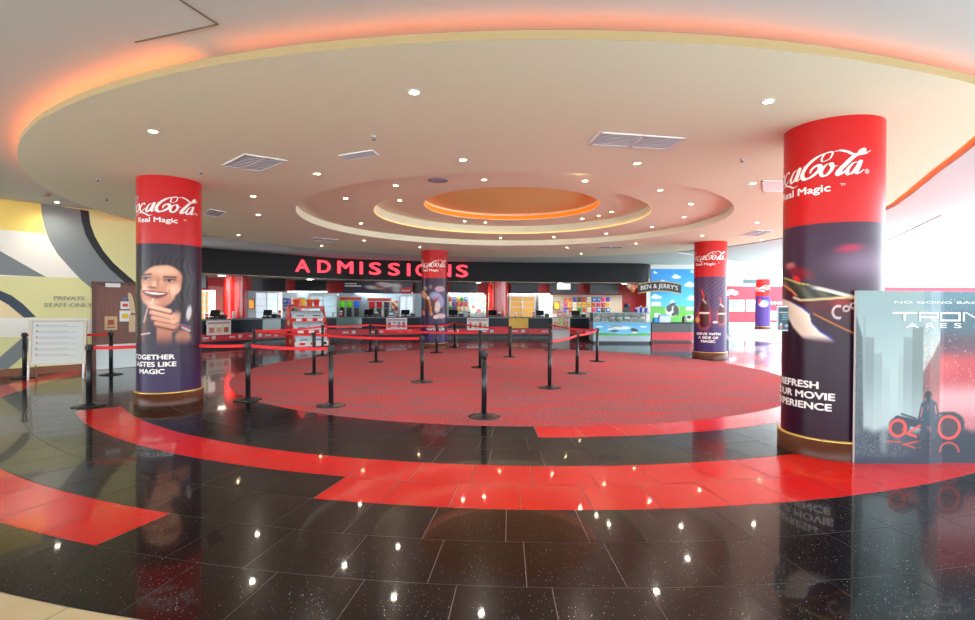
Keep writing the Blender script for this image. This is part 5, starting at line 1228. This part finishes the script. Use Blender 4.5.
# pleated board: panels with slight folds at 0.80 and 0.98 m
folds = [(0, 0), (.80, 0.0), (.985, .05), (W, .02)]
def fold(s): return interp(folds, s)
def smap(u, v, off=0.): s = W*u; return (X0 + sd_.x*s, Y0 + sd_.y*s + fold(s) - off, zt_*v)
def fstreet(u, v):
    x = 854.3 + u*W*95.6; y = 463.4 - v*173           # working units of the print
    fog = mix((150, 174, 175), (192, 210, 210), sstep(292, 400, y)); c = fog
    def put(col, a):
        nonlocal c; c = mix(c, col, max(0, min(1, a)))
    g = .5+.5*math.sin(x*2.9)*math.sin(y*1.9)
    def block(x0, x1, top, col, haze):
        if x0 <= x < x1:
            put(mix(mix(col, (220, 228, 226), .22*g), fog, haze*sstep(360, 425, y)), sstep(-1, 1.5, y-top-1.2*hsh(int(x)))*(1-sstep(428, 436, y)))
    block(881, 890, 366, (172, 188, 188), .9); block(868, 881, 352, (148, 164, 164), .9); block(861, 873, 336, (124, 142, 142), .8); block(862, 864, 316, (140, 156, 156), .5)
    block(898, 906, 352, (164, 180, 178), .9); block(903, 914, 336, (132, 150, 150), .8); block(912, 924, 326, (112, 128, 126), .7)
    put(mix((64, 78, 84), (140, 150, 152), .5*hsh(int(x*1.3), int(y*1.1))), sstep(-1, 1, (860-x)+ .02*(y-300))*sstep(0, 4, y-(306+(x-852)*3.2))*(1-sstep(428, 436, y))*.95)
    # bright street side panel and the stormy right half
    if x > 923.5:
        st = mix((176, 196, 200), (214, 212, 204), sstep(318, 352, y)); put(mix(st, (112, 124, 122), .35*hsh(int(x*.8), int((y+x*.8)*.6))), 1)
        put(mix((150, 96, 92), (90, 60, 66), hsh(int(x), int(y*.7))), .85*sstep(-3, 3, y-(372-(x-923)*1.55)))
        put((124, 158, 170), .8*(1-sstep(300, 322, y)))
    if x > 943.5:
        r = mix((92, 136, 152), (66, 100, 116), sstep(292, 326, y)); r = mix(r, (92, 62, 80), sstep(326, 342, y)); r = mix(r, (206, 66, 76), sstep(344, 362, y)); r = mix(r, (232, 96, 96), .7*el(x, y, 952, 366, 10, 9, 0, .9)); r = mix(r, (238, 170, 174), sstep(374, 398, y)); r = mix(r, (200, 80, 90), .5*sstep(404, 424, y))
        r = mix(r, mix(r, (60, 50, 70), .5), sstep(985, 1050, x)); put(r, 1); put((255, 236, 226), .5*(hsh(int(x*1.1), int(y*1.1)) > .985))
    elif x > 923.5: put((226, 120, 116), .75*sstep(374, 400, y)*sstep(923, 940, x)); put((170, 70, 74), .5*sstep(352, 372, y)*sstep(924, 930, x)*(1-sstep(380, 398, y)))
    # dark wet street
    w = sstep(425, 435, y+1.5*math.sin(x*.3)); stc = mix((52, 66, 82), (140, 156, 164), (.55*hsh(int(x*1.2), int(y*1.0)))*(1-sstep(895, 925, x))); stc = mix(stc, (30, 44, 64), sstep(900, 950, x)*.85); stc = mix(stc, (190, 200, 196), .5*el(x, y, 884, 436, 4, 14, 0, .8)); stc = mix(stc, (40, 54, 76), sstep(452, 462, y)); put(stc, w)
    # a generic motorbike with a rider, in silhouette
    dk, rd_ = (44, 58, 74), (250, 88, 80)
    put(dk, .95*max(el(x, y, 900, 425, 11, 9, 0, .1), el(x, y, 956, 424, 14.5, 12, 0, .1), seg(x, y, 898, 419, 922, 424, 4, .8), seg(x, y, 940, 424, 962, 424, 6, .8), seg(x, y, 902, 413.5, 917, 418, .9, .5), seg(x, y, 940, 413.8, 960, 413.4, 1.4, .6)))
    for wx, r in ((898.4, 8.0), (954.5, 11.0)):
        d = math.hypot(x-wx, y-427.7); put((96, 60, 76), (1-sstep(r-1.5, r-.5, d))*.6); put(rd_, 1-sstep(1.0, 1.9, abs(d-r)))
    put(rd_, max(seg(x, y, 908, 433, 921, 425, 1.1, .6), seg(x, y, 908, 433, 917, 436, 1.2, .6), seg(x, y, 903, 430, 906, 424, .8, .6)*.8))
    put(rd_, .75*max(seg(x, y, 888, 441, 902, 441.5, .8, .6), seg(x, y, 904, 444, 918, 441, 1., .6), seg(x, y, 906, 444, 916, 447.5, .9, .6)))
    if y < 453: put(rd_, .8*(1-sstep(.6, 1.5, abs(math.hypot(x-955, (y-453))-10))))
    for k in range(8): put(rd_, .55*el(x, y, 921+(k % 2)*11.5, 428+3.2*k, .9, 1, 0, .6))
    body = max(el(x, y, 931, 412, 8.6, 14, 0, .1), seg(x, y, 924, 404, 920.5, 420, 2.2, .8), seg(x, y, 938, 404, 942, 418, 2.2, .8), seg(x, y, 926, 404, 936, 404, 3.4, .8), seg(x, y, 926, 420, 924, 436, 3, .8), seg(x, y, 935, 420, 937, 436, 3, .8))
    put((52, 72, 92), body); put((36, 40, 52), max(el(x, y, 929.4, 394, 4., 3.6, 0, .15), el(x, y, 929.4, 397.5, 2, 3, 0, .3)))
    put((250, 130, 120), .8*max(seg(x, y, 923.5, 407, 921.5, 416, .7, .5), seg(x, y, 938, 406, 939.5, 413, .9, .5), seg(x, y, 929, 405, 929, 409, .4, .5)))
    return c
a = MB()
n = 4
bpts = [(0, 0), (.80, 0), (.985, .05), (W, .02)]
for (s0, f0), (s1, f1) in zip(bpts, bpts[1:]):
    q0 = Vector((X0, Y0, 0)) + sd_*s0 + Vector((0, f0, 0)); q1 = Vector((X0, Y0, 0)) + sd_*s1 + Vector((0, f1, 0))
    a.prism([(q0.x, q0.y), (q1.x, q1.y), (q1.x, q1.y+.03), (q0.x, q0.y+.03)], 0, zt_)
a.build('board', mat('card_edge', (214, 216, 214), .6), t)
a = MB(); raster(a, lambda u, v: mix((0, 0, 0), fstreet(u, v), .84), lambda u, v: smap(u, v, .004), 300, 240); a.build('front_print', print_mat('standee_print', .5), t)
def tmap(s0, z0, sx=1.): return lambda x, y: (X0+sd_.x*(s0+x), Y0+sd_.y*(s0+x)+fold(s0+x)-.01, z0+y)
def stext(s, px0, px1, pyb, pyt, name, bold=.0):
    sa, sb = aty(px0, pyb, Y0).x-X0, aty(px1, pyb, Y0).x-X0; zb_, zt2 = aty(px0, pyb, Y0).z, aty(px0, pyt, Y0).z
    vs, fs_ = text_geo(s, 1, bold, 1, 'LEFT'); xs = [v[0] for v in vs]; ys = [v[1] for v in vs]
    kx = (sb-sa)/(max(xs)-min(xs)); ky = (zt2-zb_)/(max(ys)-min(ys)); mf = tmap(sa, zb_)
    a = MB(); a.add([mf((x-min(xs))*kx, (y-min(ys))*ky) for x, y, z in vs], fs_); return a.build(name, M_letter, t)
stext('NO GOING BACK', 894, 990, 303.3, 301, 'tagline')
# blocky wide title letters
def blocky(letters, px0, wl, gapl, pyb, pyt, th, name):
    a = MB(); x = px0
    z0 = aty(px0, pyb, Y0).z; z1 = aty(px0, pyt, Y0).z; h = z1-z0
    for L_ in letters:
        w = wl*(1.12 if L_ == 'T' else 1)
        s0 = aty(x, pyb, Y0).x-X0; s1 = aty(x+w, pyb, Y0).x-X0; W_ = s1-s0; tk = h*th; tw = tk*1.25; mf = tmap(s0, z0)
        def bar(x0, x1, y0, y1):
            for q in range(8):
                xa, xb = x0+(x1-x0)*q/8, x0+(x1-x0)*(q+1)/8; a.add([mf(xa, y0), mf(xb, y0), mf(xb, y1), mf(xa, y1)], [(0, 1, 2, 3)])
        if L_ == 'T': bar(0, W_, h-tk, h); bar(W_*.45, W_*.45+tw, 0, h-tk)
        if L_ == 'R': bar(0, W_, h-tk, h); bar(0, tw, 0, h-tk*1.6); bar(W_-tw, W_, h*.36, h-tk); bar(tw*1.4, W_-tw, h*.36, h*.36+tk); a.add([mf(W_*.45, h*.38), mf(W_*.45+tw*1.2, h*.38), mf(W_, 0), mf(W_-tw*1.4, 0)], [(0, 1, 2, 3)])
        if L_ == 'O': bar(0, W_, h-tk, h); bar(0, W_, 0, tk); bar(0, tw, tk, h-tk); bar(W_-tw, W_, tk, h-tk)
        if L_ == 'N': bar(0, tw, 0, h); bar(W_-tw, W_, 0, h); a.add([mf(tw, h), mf(tw*2, h), mf(W_-tw, 0), mf(W_-2*tw, 0)], [(0, 1, 2, 3)])
        x += w+gapl
    a.build(name, M_letter, t)
blocky('TRON', 892, 21.5, 2.2, 321, 312, .18, 'title')
stext('A R E S', 905, 964.5, 327.8, 323, 'title_line', .0)
a = MB()
for s0 in (1.3,):
    q = Vector((X0, Y0, 0)) + sd_*s0; a.prism([(q.x, q.y+.085), (q.x+.03, q.y+.085), (q.x+.03, q.y+.14), (q.x, q.y+.14)], 0, .5) if s0 > 1 else None
a.build('rear_strut', mat('card_edge', (214, 216, 214), .6), t)

# ------------------------------------------------------------------ world, lights, camera
w = bpy.data.worlds.new('daylight'); SC.world = w; w.use_nodes = True
bg = w.node_tree.nodes['Background']; bg.inputs[0].default_value = (.84, .94, 1., 1); bg.inputs[1].default_value = 5.4

sl_ = bpy.data.lights.new('sun', 'SUN'); sl_.energy = 9; sl_.angle = R_(1.5); sl_.color = (1, .97, .93)
so_ = bpy.data.objects.new('sun', sl_); COL.objects.link(so_); so_.location = (30, 12, 25)
so_.rotation_euler = Vector((-1, -.25, -1.55)).to_track_quat('-Z', 'Y').to_euler()
cam = bpy.data.cameras.new('camera'); co_ = bpy.data.objects.new('camera', cam); COL.objects.link(co_)
cam.sensor_width = 36; cam.sensor_fit = 'HORIZONTAL'; cam.lens = F/975*36; cam.clip_start = .05; cam.clip_end = 300
right = Vector((CR, -SR*SP, SR*CP)); up = Vector((-SR, -CR*SP, CR*CP)); fwd = Vector((0, CP, SP))
mw = Matrix(((right.x, up.x, -fwd.x, 0), (right.y, up.y, -fwd.y, 0), (right.z, up.z, -fwd.z, CH), (0, 0, 0, 1)))
co_.matrix_world = mw
SC.camera = co_
SC.view_settings.view_transform = 'Standard'; SC.view_settings.look = 'None'; SC.view_settings.gamma = 1; SC.view_settings.use_curve_mapping = False
SC.view_settings.exposure = .5
